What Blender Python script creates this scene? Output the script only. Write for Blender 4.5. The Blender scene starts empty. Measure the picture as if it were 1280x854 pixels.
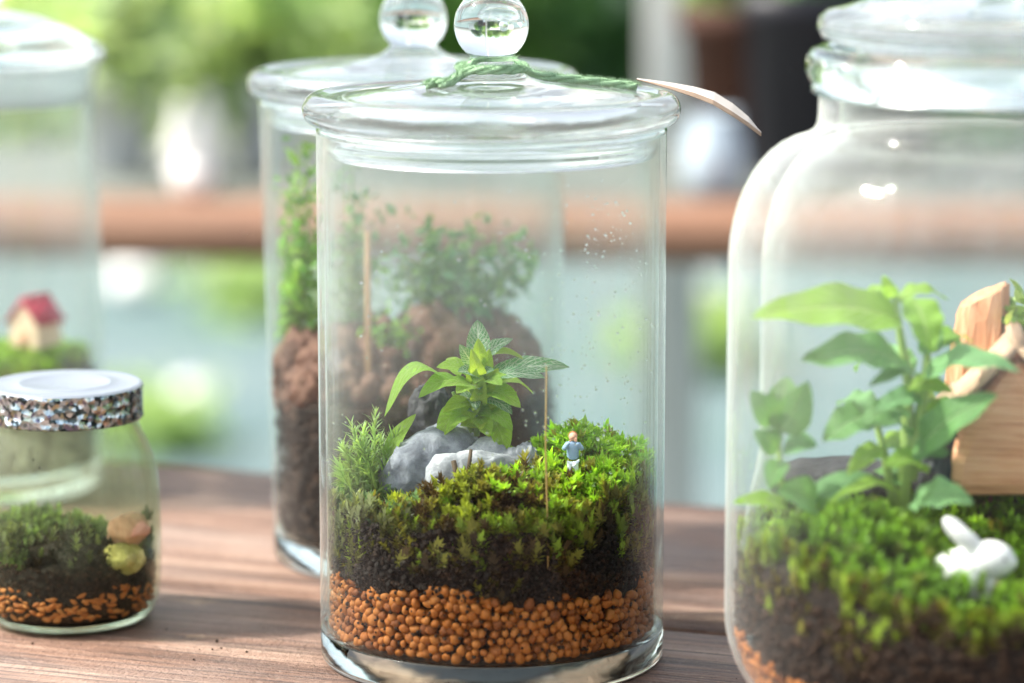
import bpy, math, random
import numpy as np
from mathutils import Vector, Matrix, noise as mnoise

random.seed(7)
rng = np.random.default_rng(7)
R = math.radians
PI = math.pi
sc = bpy.context.scene
COL = sc.collection

# ------------------------------------------------------------------ camera
FPX, PITCH, CZ = 4000.0, 0.165, 0.2917        # focal length in photo pixels, tilt, height over the table
cam_d = bpy.data.cameras.new('camera')
cam = bpy.data.objects.new('camera', cam_d)
COL.objects.link(cam)
cam.location = (0, 0, CZ)
cam.rotation_euler = (PI / 2 - PITCH, 0, 0)
cam_d.sensor_width = 36.0
cam_d.lens = FPX / 1280 * 36
cam_d.clip_start = 0.02
cam_d.clip_end = 500
cam_d.dof.use_dof = True
cam_d.dof.focus_distance = 1.09
cam_d.dof.aperture_fstop = 5.0
sc.camera = cam

# ------------------------------------------------------------------ sky, sun, exposure
SUN_EL, SUN_AZ = R(50), R(-90)                 # azimuth measured from +Y (away from camera) towards +X
sd = Vector((math.sin(SUN_AZ) * math.cos(SUN_EL), math.cos(SUN_AZ) * math.cos(SUN_EL), math.sin(SUN_EL)))
w = bpy.data.worlds.new('World')
sc.world = w
w.use_nodes = True
wn = w.node_tree
wn.nodes.clear()
sky = wn.nodes.new('ShaderNodeTexSky')
sky.sky_type = 'NISHITA'
sky.sun_disc = False
sky.sun_elevation = SUN_EL
sky.sun_rotation = SUN_AZ
sky.air_density = 1.0
sky.dust_density = 3.0
sky.ozone_density = 1.0
bg = wn.nodes.new('ShaderNodeBackground')
bg.inputs['Strength'].default_value = 0.15
wo = wn.nodes.new('ShaderNodeOutputWorld')
hsv = wn.nodes.new('ShaderNodeHueSaturation')
hsv.inputs['Saturation'].default_value = 0.42      # thin white cloud over the blue
wn.links.new(sky.outputs[0], hsv.inputs['Color'])
wn.links.new(hsv.outputs[0], bg.inputs[0])
wn.links.new(bg.outputs[0], wo.inputs[0])
sl = bpy.data.lights.new('sun', 'SUN')
sl.energy = 4.0
sl.angle = R(2.5)
sl.color = (1.0, 0.95, 0.87)
sun = bpy.data.objects.new('sun', sl)
COL.objects.link(sun)
sun.location = sd * 5
sun.rotation_euler = sd.to_track_quat('Z', 'Y').to_euler()
sc.view_settings.view_transform = 'Standard'
sc.view_settings.look = 'None'
sc.view_settings.exposure = 1.3
sc.view_settings.gamma = 1.0
cy = sc.cycles
cy.max_bounces = 16
cy.adaptive_threshold = 0.02
cy.diffuse_bounces = 4
cy.glossy_bounces = 6
cy.transmission_bounces = 12
cy.transparent_max_bounces = 28
cy.sample_clamp_indirect = 6.0
cy.use_denoising = True


# ------------------------------------------------------------------ helpers: places
def at(px, py, Y):
    """world point seen at photo pixel (px, py) at world distance Y"""
    cx, cyy = (px - 640) / FPX, (py - 427) / FPX
    d = Vector((cx, math.cos(PITCH) - cyy * math.sin(PITCH), -math.sin(PITCH) - cyy * math.cos(PITCH)))
    return Vector((0, 0, CZ)) + d * (Y / d.y)


def on_table(px, py):
    cx, cyy = (px - 640) / FPX, (py - 427) / FPX
    d = Vector((cx, math.cos(PITCH) - cyy * math.sin(PITCH), -math.sin(PITCH) - cyy * math.cos(PITCH)))
    p = d * (-CZ / d.z)
    return Vector((p.x, p.y, 0))


# ------------------------------------------------------------------ helpers: objects
def tag(o, label, cat, group=None, kind=None):
    if label: o['label'] = label
    if cat: o['category'] = cat
    if group: o['group'] = group
    if kind: o['kind'] = kind
    return o


def empty(name, loc=(0, 0, 0), rz=0):
    o = bpy.data.objects.new(name, None)
    COL.objects.link(o)
    o.location = loc
    o.rotation_euler = (0, 0, rz)
    o.empty_display_size = 0.01
    return o


def link(name, me, parent=None, loc=None, rot=None, scale=None):
    o = bpy.data.objects.new(name, me)
    COL.objects.link(o)
    if parent is not None: o.parent = parent
    if loc is not None: o.location = loc
    if rot is not None: o.rotation_euler = rot
    if scale is not None: o.scale = scale
    return o


def copy_tree(o, parent=None):
    c = o.copy()
    COL.objects.link(c)
    c.parent = parent
    for ch in list(o.children):
        copy_tree(ch, c)
    return c


class MB:
    """collects verts and faces, builds one mesh"""
    def __init__(s):
        s.v, s.f, s.uv = [], [], {}

    def add(s, vs, fs):
        n = len(s.v)
        s.v += [tuple(v) for v in vs]
        s.f += [tuple(i + n for i in f) for f in fs]
        return s

    def box(s, c, d, rot=None, bev=0.0):
        hx, hy, hz = d[0] / 2, d[1] / 2, d[2] / 2
        c = Vector(c)
        if bev <= 0:
            vs = [Vector((x, y, z)) for x in (-hx, hx) for y in (-hy, hy) for z in (-hz, hz)]
            fs = [(0, 1, 3, 2), (4, 6, 7, 5), (0, 4, 5, 1), (2, 3, 7, 6), (0, 2, 6, 4), (1, 5, 7, 3)]
        else:
            import bmesh
            bm = bmesh.new()
            bmesh.ops.create_cube(bm, size=1)
            for v in bm.verts: v.co = Vector((v.co.x * d[0], v.co.y * d[1], v.co.z * d[2]))
            bmesh.ops.bevel(bm, geom=bm.edges[:], offset=bev, segments=2, affect='EDGES')
            bm.verts.index_update()
            vs = [v.co.copy() for v in bm.verts]
            fs = [tuple(v.index for v in f.verts) for f in bm.faces]
            bm.free()
        if rot is not None: vs = [rot @ v for v in vs]
        return s.add([v + c for v in vs], fs)

    def lathe(s, prof, n=64, c=(0, 0, 0), closed=False, sy=1.0):
        """profile of (r, z); r == 0 ends become poles"""
        c = Vector(c)
        rings, vs, fs = [], [], []
        for r, z in prof:
            if r <= 1e-7:
                rings.append([len(vs)] * n)
                vs.append(c + Vector((0, 0, z)))
            else:
                st = len(vs)
                for k in range(n):
                    a = 2 * PI * k / n
                    vs.append(c + Vector((r * math.cos(a), r * sy * math.sin(a), z)))
                rings.append(list(range(st, st + n)))
        m = len(rings)
        for i in range(m if closed else m - 1):
            A, B = rings[i], rings[(i + 1) % m]
            for k in range(n):
                k2 = (k + 1) % n
                q = []
                for x in (A[k], A[k2], B[k2], B[k]):
                    if x not in q: q.append(x)
                if len(q) >= 3: fs.append(tuple(q))
        return s.add(vs, fs)

    def tube(s, pts, rad, n=8, cap=True):
        pts = [Vector(p) for p in pts]
        if not hasattr(rad, '__len__'): rad = [rad] * len(pts)
        vs, fs = [], []
        up = Vector((0.13, 0.31, 0.94))
        for i, p in enumerate(pts):
            t = (pts[min(i + 1, len(pts) - 1)] - pts[max(i - 1, 0)]).normalized()
            a = t.cross(up)
            if a.length < 1e-3: a = t.cross(Vector((1, 0, 0)))
            a.normalize()
            b = t.cross(a).normalized()
            for k in range(n):
                ang = 2 * PI * k / n
                vs.append(p + (a * math.cos(ang) + b * math.sin(ang)) * rad[i])
        for i in range(len(pts) - 1):
            for k in range(n):
                k2 = (k + 1) % n
                fs.append((i * n + k, i * n + k2, (i + 1) * n + k2, (i + 1) * n + k))
        if cap:
            fs.append(tuple(range(n - 1, -1, -1)))
            fs.append(tuple((len(pts) - 1) * n + k for k in range(n)))
        return s.add(vs, fs)

    def mesh(s, name, m=None, smooth=True):
        me = bpy.data.meshes.new(name)
        me.from_pydata(s.v, [], s.f)
        if smooth:
            me.polygons.foreach_set('use_smooth', [True] * len(me.polygons))
        if m is not None: me.materials.append(m)
        me.update()
        return me

    def build(s, name, m=None, parent=None, smooth=True, loc=None):
        return link(name, s.mesh(name, m, smooth), parent, loc)


def fast_mesh(name, V, F, m, col=None, smooth=False):
    """V (n,3), F (k,3 or 4) numpy arrays; col (n,3) vertex colours"""
    me = bpy.data.meshes.new(name)
    k = F.shape[1]
    me.vertices.add(len(V))
    me.vertices.foreach_set('co', V.astype(np.float32).ravel())
    me.loops.add(F.size)
    me.loops.foreach_set('vertex_index', F.astype(np.int32).ravel())
    me.polygons.add(len(F))
    me.polygons.foreach_set('loop_start', np.arange(0, F.size, k, dtype=np.int32))
    me.polygons.foreach_set('loop_total', np.full(len(F), k, dtype=np.int32))
    if smooth: me.polygons.foreach_set('use_smooth', np.ones(len(F), dtype=bool))
    if col is not None:
        a = me.attributes.new('tint', 'FLOAT_COLOR', 'POINT')
        a.data.foreach_set('color', np.concatenate([col, np.ones((len(col), 1))], 1).astype(np.float32).ravel())
    me.update()
    me.validate()
    me.materials.append(m)
    return me


def ico(sub=2):
    import bmesh
    bm = bmesh.new()
    bmesh.ops.create_icosphere(bm, subdivisions=sub, radius=1)
    bm.verts.index_update()
    vs = [v.co.copy() for v in bm.verts]
    fs = [tuple(v.index for v in f.verts) for f in bm.faces]
    bm.free()
    return vs, fs


def rock_mesh(name, m, size, sub=4, seed=0, amp=0.35, freq=1.3, ridge=0.2):
    vs, fs = ico(sub)
    out = []
    off = Vector((seed * 7.3, seed * 3.1, seed * 5.7))
    for v in vs:
        d = 1 + amp * mnoise.noise(v * freq + off) + ridge * (0.5 - abs(mnoise.noise(v * freq * 2.3 + off))) \
            + ridge * 0.35 * mnoise.noise(v * freq * 6 + off) + ridge * 0.2 * mnoise.noise(v * freq * 13 + off)
        p = v * d
        out.append(Vector((p.x * size[0], p.y * size[1], p.z * size[2])))
    return MB().add(out, fs).mesh(name, m)


# ------------------------------------------------------------------ helpers: materials
class NT:
    def __init__(s, name):
        s.m = bpy.data.materials.new(name)
        s.m.use_nodes = True
        s.t = s.m.node_tree
        s.t.nodes.clear()
        s.out = s.n('ShaderNodeOutputMaterial')

    def n(s, typ, **kw):
        nd = s.t.nodes.new(typ)
        for k, v in kw.items():
            if hasattr(nd, k): setattr(nd, k, v)
            else: nd.inputs[k].default_value = v
        return nd

    def l(s, a, b): s.t.links.new(a, b)

    def setin(s, nd, key, v):
        if isinstance(v, bpy.types.NodeSocket): s.l(v, nd.inputs[key])
        else: nd.inputs[key].default_value = v

    def math(s, op, a, b=None, clamp=False):
        nd = s.n('ShaderNodeMath', operation=op, use_clamp=clamp)
        s.setin(nd, 0, a)
        if b is not None: s.setin(nd, 1, b)
        return nd.outputs[0]

    def ramp(s, fac, stops):
        nd = s.n('ShaderNodeValToRGB')
        while len(nd.color_ramp.elements) < len(stops): nd.color_ramp.elements.new(0.5)
        for e, (p, c) in zip(nd.color_ramp.elements, stops):
            e.position = p
            e.color = (*c, 1) if len(c) == 3 else c
        s.l(fac, nd.inputs[0])
        return nd.outputs[0]

    def mix(s, fac, a, b, blend='MIX'):
        nd = s.n('ShaderNodeMix', data_type='RGBA', blend_type=blend)
        s.setin(nd, 'Factor', fac)
        for key, v in ((6, a), (7, b)):
            if isinstance(v, bpy.types.NodeSocket): s.l(v, nd.inputs[key])
            else: nd.inputs[key].default_value = (*v, 1)
        return nd.outputs[2]

    def noise(s, scale, detail=4, rough=0.55, vec=None, dist=0.0, out=0):
        nd = s.n('ShaderNodeTexNoise')
        nd.inputs['Scale'].default_value = scale
        nd.inputs['Detail'].default_value = detail
        nd.inputs['Roughness'].default_value = rough
        nd.inputs['Distortion'].default_value = dist
        s.l(vec if vec is not None else s.coord(), nd.inputs['Vector'])
        return nd.outputs[out]

    def coord(s, which='Object'):
        if not hasattr(s, '_tc'): s._tc = s.n('ShaderNodeTexCoord')
        return s._tc.outputs[which]

    def mapping(s, vec, scale=(1, 1, 1), rot=(0, 0, 0)):
        nd = s.n('ShaderNodeMapping')
        nd.inputs['Scale'].default_value = scale
        nd.inputs['Rotation'].default_value = rot
        s.l(vec, nd.inputs['Vector'])
        return nd.outputs[0]

    def bump(s, h, strength=0.3, dist=0.001):
        nd = s.n('ShaderNodeBump')
        nd.inputs['Strength'].default_value = strength
        nd.inputs['Distance'].default_value = dist
        s.l(h, nd.inputs['Height'])
        return nd.outputs[0]

    def finish(s, sh):
        s.l(sh, s.out.inputs['Surface'])
        return s.m

    def principled(s, col, rough=0.5, spec=0.5, normal=None, **kw):
        p = s.n('ShaderNodeBsdfPrincipled')
        s.setin(p, 'Base Color', col if isinstance(col, bpy.types.NodeSocket) else (*col, 1))
        s.setin(p, 'Roughness', rough)
        s.setin(p, 'Specular IOR Level', spec)
        if normal is not None: s.l(normal, p.inputs['Normal'])
        for k, v in kw.items(): s.setin(p, k, v)
        return p.outputs[0]

    def mixsh(s, fac, a, b):
        nd = s.n('ShaderNodeMixShader')
        s.setin(nd, 0, fac)
        s.l(a, nd.inputs[1])
        s.l(b, nd.inputs[2])
        return nd.outputs[0]


def m_plain(name, c1, c2=None, scale=20, rough=0.6, spec=0.4, bump=0.0, bscale=None, bdist=0.001, **kw):
    t = NT(name)
    n = t.noise(scale, 5, 0.6)
    col = t.mix(t.math('SUBTRACT', t.math('MULTIPLY', n, 2.2), 0.6, True), c1, c2 or tuple(x * 0.7 for x in c1))
    nm = t.bump(t.noise(bscale or scale * 2, 6, 0.65), bump, bdist) if bump else None
    return t.finish(t.principled(col, rough, spec, nm, **kw))


def m_leafy(name, trans=0.45, gloss=0.35, use_tint=True, base=(0.1, 0.25, 0.04), vary=True, tboost=(1.25, 1.15, 0.55)):
    """thin foliage: diffuse, light let through, a faint sheen; colour per leaf from the tint attribute"""
    t = NT(name)
    if use_tint:
        a = t.n('ShaderNodeAttribute', attribute_name='tint')
        col = a.outputs['Color']
    else:
        col = t.mix(t.noise(9, 3), base, tuple(x * 0.65 for x in base))
    p = t.principled(col, 0.45, gloss)
    tr = t.n('ShaderNodeBsdfTranslucent')
    t.l(t.mix(1.0, col, tboost, 'MULTIPLY'), tr.inputs['Color'])
    return t.finish(t.mixsh(trans, p, tr.outputs[0]))


def m_thin_glass(name, tint=(0.985, 0.993, 0.988), edge=(0.74, 0.83, 0.77), haze=0.05, haze_col=(0.88, 0.91, 0.89), wave=0.0,
                 hscale=18, mist=None, edge_haze=0.0, ior0=0.045):
    """jar wall: lets light straight through, reflects by angle, dims with the length of glass crossed,
    and carries an uneven film of condensation plus painted streaks of reflection"""
    t = NT(name)
    lw = t.n('ShaderNodeLayerWeight')
    lw.inputs['Blend'].default_value = 0.5
    f = lw.outputs['Facing']
    f5 = t.math('POWER', f, 5.0)
    fr = t.math('ADD', t.math('MULTIPLY', f5, 0.9), ior0, True)
    nm = None
    if wave:
        nm = t.bump(t.noise(35, 2, 0.5, t.mapping(t.coord(), (1, 1, 0.45))), wave, 0.004)
    tr = t.n('ShaderNodeBsdfTransparent')
    f3 = t.math('POWER', f, 3.0)
    t.l(t.mix(f3, tint, edge), tr.inputs['Color'])
    gl = t.n('ShaderNodeBsdfGlossy')
    gl.inputs['Roughness'].default_value = 0.02
    gl.inputs['Color'].default_value = (1, 1, 1, 1)
    if nm is not None: t.l(nm, gl.inputs['Normal'])
    s1 = t.mixsh(fr, tr.outputs[0], gl.outputs[0])
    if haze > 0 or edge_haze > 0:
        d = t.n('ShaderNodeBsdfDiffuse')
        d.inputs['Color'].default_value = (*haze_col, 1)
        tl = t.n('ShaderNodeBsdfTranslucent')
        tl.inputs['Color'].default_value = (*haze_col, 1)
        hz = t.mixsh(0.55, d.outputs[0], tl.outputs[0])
        pat = t.math('ADD', t.math('MULTIPLY', t.noise(hscale, 6, 0.62, t.mapping(t.coord(), (1, 1, 0.4))), 0.55), t.math('MULTIPLY', t.noise(hscale * 5, 4, 0.6, t.mapping(t.coord(), (1, 1, 0.06))), 0.5))  # second noise paints tall pale streaks in place of reflected surroundings
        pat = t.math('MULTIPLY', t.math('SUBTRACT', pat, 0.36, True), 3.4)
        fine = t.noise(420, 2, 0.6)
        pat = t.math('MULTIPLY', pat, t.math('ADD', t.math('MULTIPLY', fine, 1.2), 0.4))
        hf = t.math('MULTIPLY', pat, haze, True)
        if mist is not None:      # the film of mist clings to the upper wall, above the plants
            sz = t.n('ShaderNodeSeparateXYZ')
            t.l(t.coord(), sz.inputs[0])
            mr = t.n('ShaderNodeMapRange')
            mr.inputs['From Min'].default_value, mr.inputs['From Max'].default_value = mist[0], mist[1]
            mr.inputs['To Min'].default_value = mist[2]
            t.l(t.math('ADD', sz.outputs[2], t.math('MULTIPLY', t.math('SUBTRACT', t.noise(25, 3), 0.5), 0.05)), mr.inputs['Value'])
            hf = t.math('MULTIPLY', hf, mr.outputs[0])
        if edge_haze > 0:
            hf = t.math('ADD', hf, t.math('MULTIPLY', f3, edge_haze), True)  # pale edge painted in for light bent inside the thick glass
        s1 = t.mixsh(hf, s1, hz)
    return t.finish(s1)


def m_glass(name, col=(0.97, 0.995, 0.98), rough=0.0, ior=1.47, wave=0.0):
    t = NT(name)
    g = t.n('ShaderNodeBsdfGlass')
    g.inputs['Color'].default_value = (*col, 1)
    g.inputs['Roughness'].default_value = rough
    g.inputs['IOR'].default_value = ior
    if wave:
        t.l(t.bump(t.noise(60, 2, 0.5), wave, 0.002), g.inputs['Normal'])
    return t.finish(g.outputs[0])


M = {}
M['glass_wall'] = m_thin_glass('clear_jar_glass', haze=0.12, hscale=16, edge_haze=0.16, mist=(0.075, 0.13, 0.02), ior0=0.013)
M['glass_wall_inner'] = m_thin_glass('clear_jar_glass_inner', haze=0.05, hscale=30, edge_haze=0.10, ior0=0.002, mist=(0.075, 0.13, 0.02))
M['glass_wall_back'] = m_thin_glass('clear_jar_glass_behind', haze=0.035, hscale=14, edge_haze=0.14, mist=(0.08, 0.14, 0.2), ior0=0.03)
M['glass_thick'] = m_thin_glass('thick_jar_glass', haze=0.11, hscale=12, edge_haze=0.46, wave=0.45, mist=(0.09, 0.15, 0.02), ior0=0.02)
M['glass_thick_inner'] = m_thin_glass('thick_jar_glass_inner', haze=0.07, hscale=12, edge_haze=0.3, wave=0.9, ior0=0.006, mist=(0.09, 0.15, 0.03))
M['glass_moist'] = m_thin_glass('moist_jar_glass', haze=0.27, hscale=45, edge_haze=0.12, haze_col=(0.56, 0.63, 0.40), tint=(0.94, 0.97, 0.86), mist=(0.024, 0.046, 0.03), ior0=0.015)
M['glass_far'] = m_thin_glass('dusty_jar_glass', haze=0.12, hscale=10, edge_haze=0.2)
M['glass'] = m_glass('solid_glass', wave=0.06)
M['knob_glass'] = m_glass('knob_glass', wave=0.1)
tl_ = NT('whitish_lid_glass')
tg_ = tl_.n('ShaderNodeBsdfGlass')
tg_.inputs['IOR'].default_value = 1.47
tg_.inputs['Color'].default_value = (0.985, 0.997, 0.99, 1)
tl_.l(tl_.bump(tl_.noise(70, 2, 0.5), 0.10, 0.002), tg_.inputs['Normal'])
td_ = tl_.n('ShaderNodeBsdfDiffuse')
td_.inputs['Color'].default_value = (0.85, 0.88, 0.87, 1)
tt_ = tl_.n('ShaderNodeBsdfTranslucent')
tt_.inputs['Color'].default_value = (0.85, 0.88, 0.87, 1)
M['lid_glass'] = tl_.finish(tl_.mixsh(tl_.math('MULTIPLY', tl_.noise(25, 6, 0.65), 0.08), tg_.outputs[0], tl_.mixsh(0.5, td_.outputs[0], tt_.outputs[0])))  # thin uneven white mixed into the lid glass
M['drop'] = m_glass('water_drop', (1, 1, 1), ior=1.33)


def m_wood():
    t = NT('weathered_table_wood')
    c = t.coord()
    g = t.mapping(c, (3.5, 34, 34))
    n1 = t.noise(1.6, 8, 0.68, g, 0.6)
    g2 = t.mapping(c, (9, 260, 260))
    n2 = t.noise(1.5, 5, 0.6, g2)
    n3 = t.noise(7, 4, 0.6, t.mapping(c, (1, 2.2, 1)))
    oi = t.n('ShaderNodeObjectInfo')
    base = t.ramp(n1, [(0.34, (0.045, 0.022, 0.014)), (0.43, (0.17, 0.088, 0.055)), (0.53, (0.33, 0.190, 0.128)), (0.66, (0.56, 0.39, 0.29))])
    base = t.mix(t.math('MULTIPLY', t.math('SUBTRACT', 0.52, n2, True), 5.0, True), base, (0.05, 0.03, 0.024))
    n4 = t.noise(1.0, 3, 0.5, t.mapping(c, (5, 95, 95)), 0.3)
    base = t.mix(t.math('MULTIPLY', t.math('SUBTRACT', 0.40, n4, True), 9.0, True), base, (0.03, 0.018, 0.014))
    base = t.mix(t.math('MULTIPLY', t.math('SUBTRACT', n3, 0.46, True), 2.2, True), base, (0.38, 0.31, 0.27))
    base = t.mix(t.math('MULTIPLY', oi.outputs['Random'], 0.25), base, (0.25, 0.15, 0.11))
    n5 = t.noise(420, 4, 0.7)
    base = t.mix(t.math('MULTIPLY', t.math('SUBTRACT', n5, 0.58, True), 5.0, True), base, (0.05, 0.032, 0.026))
    base = t.mix(t.math('MULTIPLY', t.math('SUBTRACT', 0.40, n5, True), 4.0, True), base, (0.5, 0.40, 0.33))
    h = t.math('ADD', t.math('ADD', t.math('ADD', t.math('MULTIPLY', n1, 0.7), n2), n4), t.math('MULTIPLY', n5, 0.7))
    rough = t.math('ADD', t.math('MULTIPLY', n1, 0.3), 0.42)
    return t.finish(t.principled(base, rough, 0.4, t.bump(h, 1.0, 0.0026)))


M['wood'] = m_wood()


def m_pebble(name, c1, c2, c3):
    t = NT(name)
    oi = t.n('ShaderNodeObjectInfo')
    ge = t.n('ShaderNodeNewGeometry')
    r = t.math('FRACT', t.math('ADD', oi.outputs['Random'], ge.outputs['Random Per Island']))
    col = t.ramp(r, [(0.0, c2), (0.45, c1), (1.0, c3)])
    n = t.noise(900, 4, 0.6)
    col = t.mix(t.math('MULTIPLY', t.math('SUBTRACT', n, 0.4, True), 1.6, True), col, tuple(x * 0.6 for x in c1))
    return t.finish(t.principled(col, 0.5, 0.3, t.bump(n, 0.35, 0.0005)))


M['pebble'] = m_pebble('clay_pebble', (0.36, 0.106, 0.010), (0.16, 0.042, 0.006), (0.44, 0.160, 0.030))
M['fleck'] = m_pebble('clay_fleck', (0.42, 0.13, 0.025), (0.25, 0.07, 0.015), (0.50, 0.2, 0.06))


def m_soil(name, c=(0.010, 0.0065, 0.0045), c2=(0.038, 0.022, 0.013)):
    t = NT(name)
    n = t.noise(330, 6, 0.7)
    v = t.n('ShaderNodeTexVoronoi')
    v.inputs['Scale'].default_value = 420
    t.l(t.coord(), v.inputs['Vector'])
    col = t.mix(t.math('MULTIPLY', t.math('SUBTRACT', n, 0.5, True), 4, True), c, c2)
    h = t.math('ADD', n, v.outputs['Distance'])
    return t.finish(t.principled(col, 0.6, 0.18, t.bump(h, 0.9, 0.0015)))


M['soil'] = m_soil('damp_dark_soil')
M['soil_brown'] = m_soil('brown_soil', (0.03, 0.016, 0.009), (0.10, 0.05, 0.026))
M['moss'] = m_leafy('moss_leaf', 0.42, 0.3, tboost=(1.3, 1.25, 0.5))
M['leaf_bg'] = m_leafy('shrub_leaf', 0.5, 0.5, tboost=(1.3, 1.3, 0.6))
M['stem'] = m_plain('green_stem', (0.22, 0.36, 0.07), (0.30, 0.42, 0.12), 120, 0.45)
M['twig'] = m_plain('brown_twig', (0.045, 0.026, 0.012), (0.09, 0.06, 0.025), 200, 0.7)
M['straw'] = m_plain('dry_straw', (0.5, 0.34, 0.12), (0.4, 0.24, 0.07), 90, 0.5)
M['bamboo'] = m_plain('bamboo_stick', (0.5, 0.29, 0.12), (0.38, 0.2, 0.08), 60, 0.5)


def m_stone(name, a, b, cc, s=60):
    t = NT(name)
    n = t.noise(s, 9, 0.68, None, 0.4)
    n2 = t.noise(s * 0.35, 5, 0.6)
    col = t.ramp(n, [(0.28, a), (0.5, b), (0.72, cc)])
    col = t.mix(t.math('MULTIPLY', t.math('SUBTRACT', n2, 0.5, True), 2.2, True), col, a)
    return t.finish(t.principled(col, 0.7, 0.4, t.bump(n, 0.7, 0.002)))


M['stone_grey'] = m_stone('grey_stone', (0.07, 0.085, 0.10), (0.17, 0.19, 0.22), (0.36, 0.39, 0.42), 110)
M['stone_pale'] = m_stone('pale_stone', (0.16, 0.175, 0.19), (0.34, 0.36, 0.38), (0.56, 0.58, 0.60), 140)
M['stone_dark'] = m_stone('dark_stone', (0.012, 0.013, 0.016), (0.03, 0.032, 0.036), (0.08, 0.08, 0.09), 80)
M['rock_red'] = m_stone('reddish_rock', (0.035, 0.018, 0.012), (0.15, 0.066, 0.040), (0.34, 0.185, 0.125), 90)


def m_veined_leaf(name, c1, c2, vein, net=7.0, amount=1.0, side=9.0, trans=0.3):
    """leaf with pale midrib, side veins and a fine net, drawn in the leaf's own UV"""
    t = NT(name)
    uv = t.coord('UV')
    sp = t.n('ShaderNodeSeparateXYZ')
    t.l(uv, sp.inputs[0])
    u, v = sp.outputs[0], sp.outputs[1]
    av = t.math('ABSOLUTE', t.math('SUBTRACT', v, 0.5))
    mid = t.math('SUBTRACT', 1.0, t.math('MULTIPLY', av, 22.0), True)
    sv = t.math('FRACT', t.math('MULTIPLY', t.math('SUBTRACT', u, t.math('MULTIPLY', av, 0.55)), side))
    svd = t.math('ABSOLUTE', t.math('SUBTRACT', sv, 0.5))
    svm = t.math('SUBTRACT', 1.0, t.math('MULTIPLY', svd, 7.0), True)
    vo = t.n('ShaderNodeTexVoronoi', feature='DISTANCE_TO_EDGE')
    vo.inputs['Scale'].default_value = net
    t.l(t.mapping(uv, (1.5, 1.0, 1)), vo.inputs['Vector'])
    nt_ = t.math('SUBTRACT', 1.0, t.math('MULTIPLY', vo.outputs['Distance'], 14.0), True)
    vm = t.math('MAXIMUM', mid, t.math('MAXIMUM', t.math('MULTIPLY', svm, 0.8), t.math('MULTIPLY', nt_, 0.7 if net > 1 else 0.0)))
    oi = t.n('ShaderNodeObjectInfo')
    base = t.mix(oi.outputs['Random'], c1, c2)
    base = t.mix(t.math('MULTIPLY', t.noise(5, 3, 0.5, uv), 0.5), base, tuple(x * 0.6 for x in c1))
    col = t.mix(t.math('MULTIPLY', vm, amount), base, vein)
    h = t.math('SUBTRACT', 1.0, vm)
    n6 = t.noise(26, 4, 0.6, uv)
    col = t.mix(t.math('MULTIPLY', t.math('SUBTRACT', n6, 0.58, True), 1.6, True), col, tuple(x * 0.7 for x in c1))
    h = t.math('ADD', h, t.math('MULTIPLY', n6, 0.5))
    p = t.principled(col, t.math('ADD', t.math('MULTIPLY', n6, 0.3), 0.25), 0.5, t.bump(h, 0.9, 0.0009))
    tr = t.n('ShaderNodeBsdfTranslucent')
    t.l(t.mix(1.0, col, (1.2, 1.2, 0.5), 'MULTIPLY'), tr.inputs['Color'])
    return t.finish(t.mixsh(trans, p, tr.outputs[0]))


M['fittonia'] = m_veined_leaf('white_veined_leaf', (0.09, 0.30, 0.10), (0.13, 0.34, 0.12), (0.92, 0.97, 0.88), 8.0, 1.0, 9.0)
M['fittonia_young'] = m_veined_leaf('young_veined_leaf', (0.40, 0.60, 0.05), (0.48, 0.64, 0.08), (0.70, 0.80, 0.3), 6.0, 0.45, 8.0, 0.55)
M['fittonia_mid'] = m_veined_leaf('green_veined_leaf', (0.32, 0.60, 0.06), (0.46, 0.70, 0.09), (0.70, 0.82, 0.4), 6.0, 0.6, 8.0, 0.5)
M['leaf_big'] = m_veined_leaf('bright_ribbed_leaf', (0.28, 0.54, 0.05), (0.38, 0.62, 0.07), (0.60, 0.78, 0.30), 0.5, 0.85, 10.0, 0.45)
M['leaf_dark'] = m_veined_leaf('deep_green_ribbed_leaf', (0.13, 0.33, 0.08), (0.18, 0.40, 0.10), (0.42, 0.60, 0.34), 0.5, 0.7, 10.0, 0.3)
M['leaf_blue'] = m_veined_leaf('blue_green_leaf', (0.18, 0.42, 0.15), (0.25, 0.48, 0.19), (0.42, 0.62, 0.38), 0.5, 0.35, 8.0, 0.3)


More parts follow.
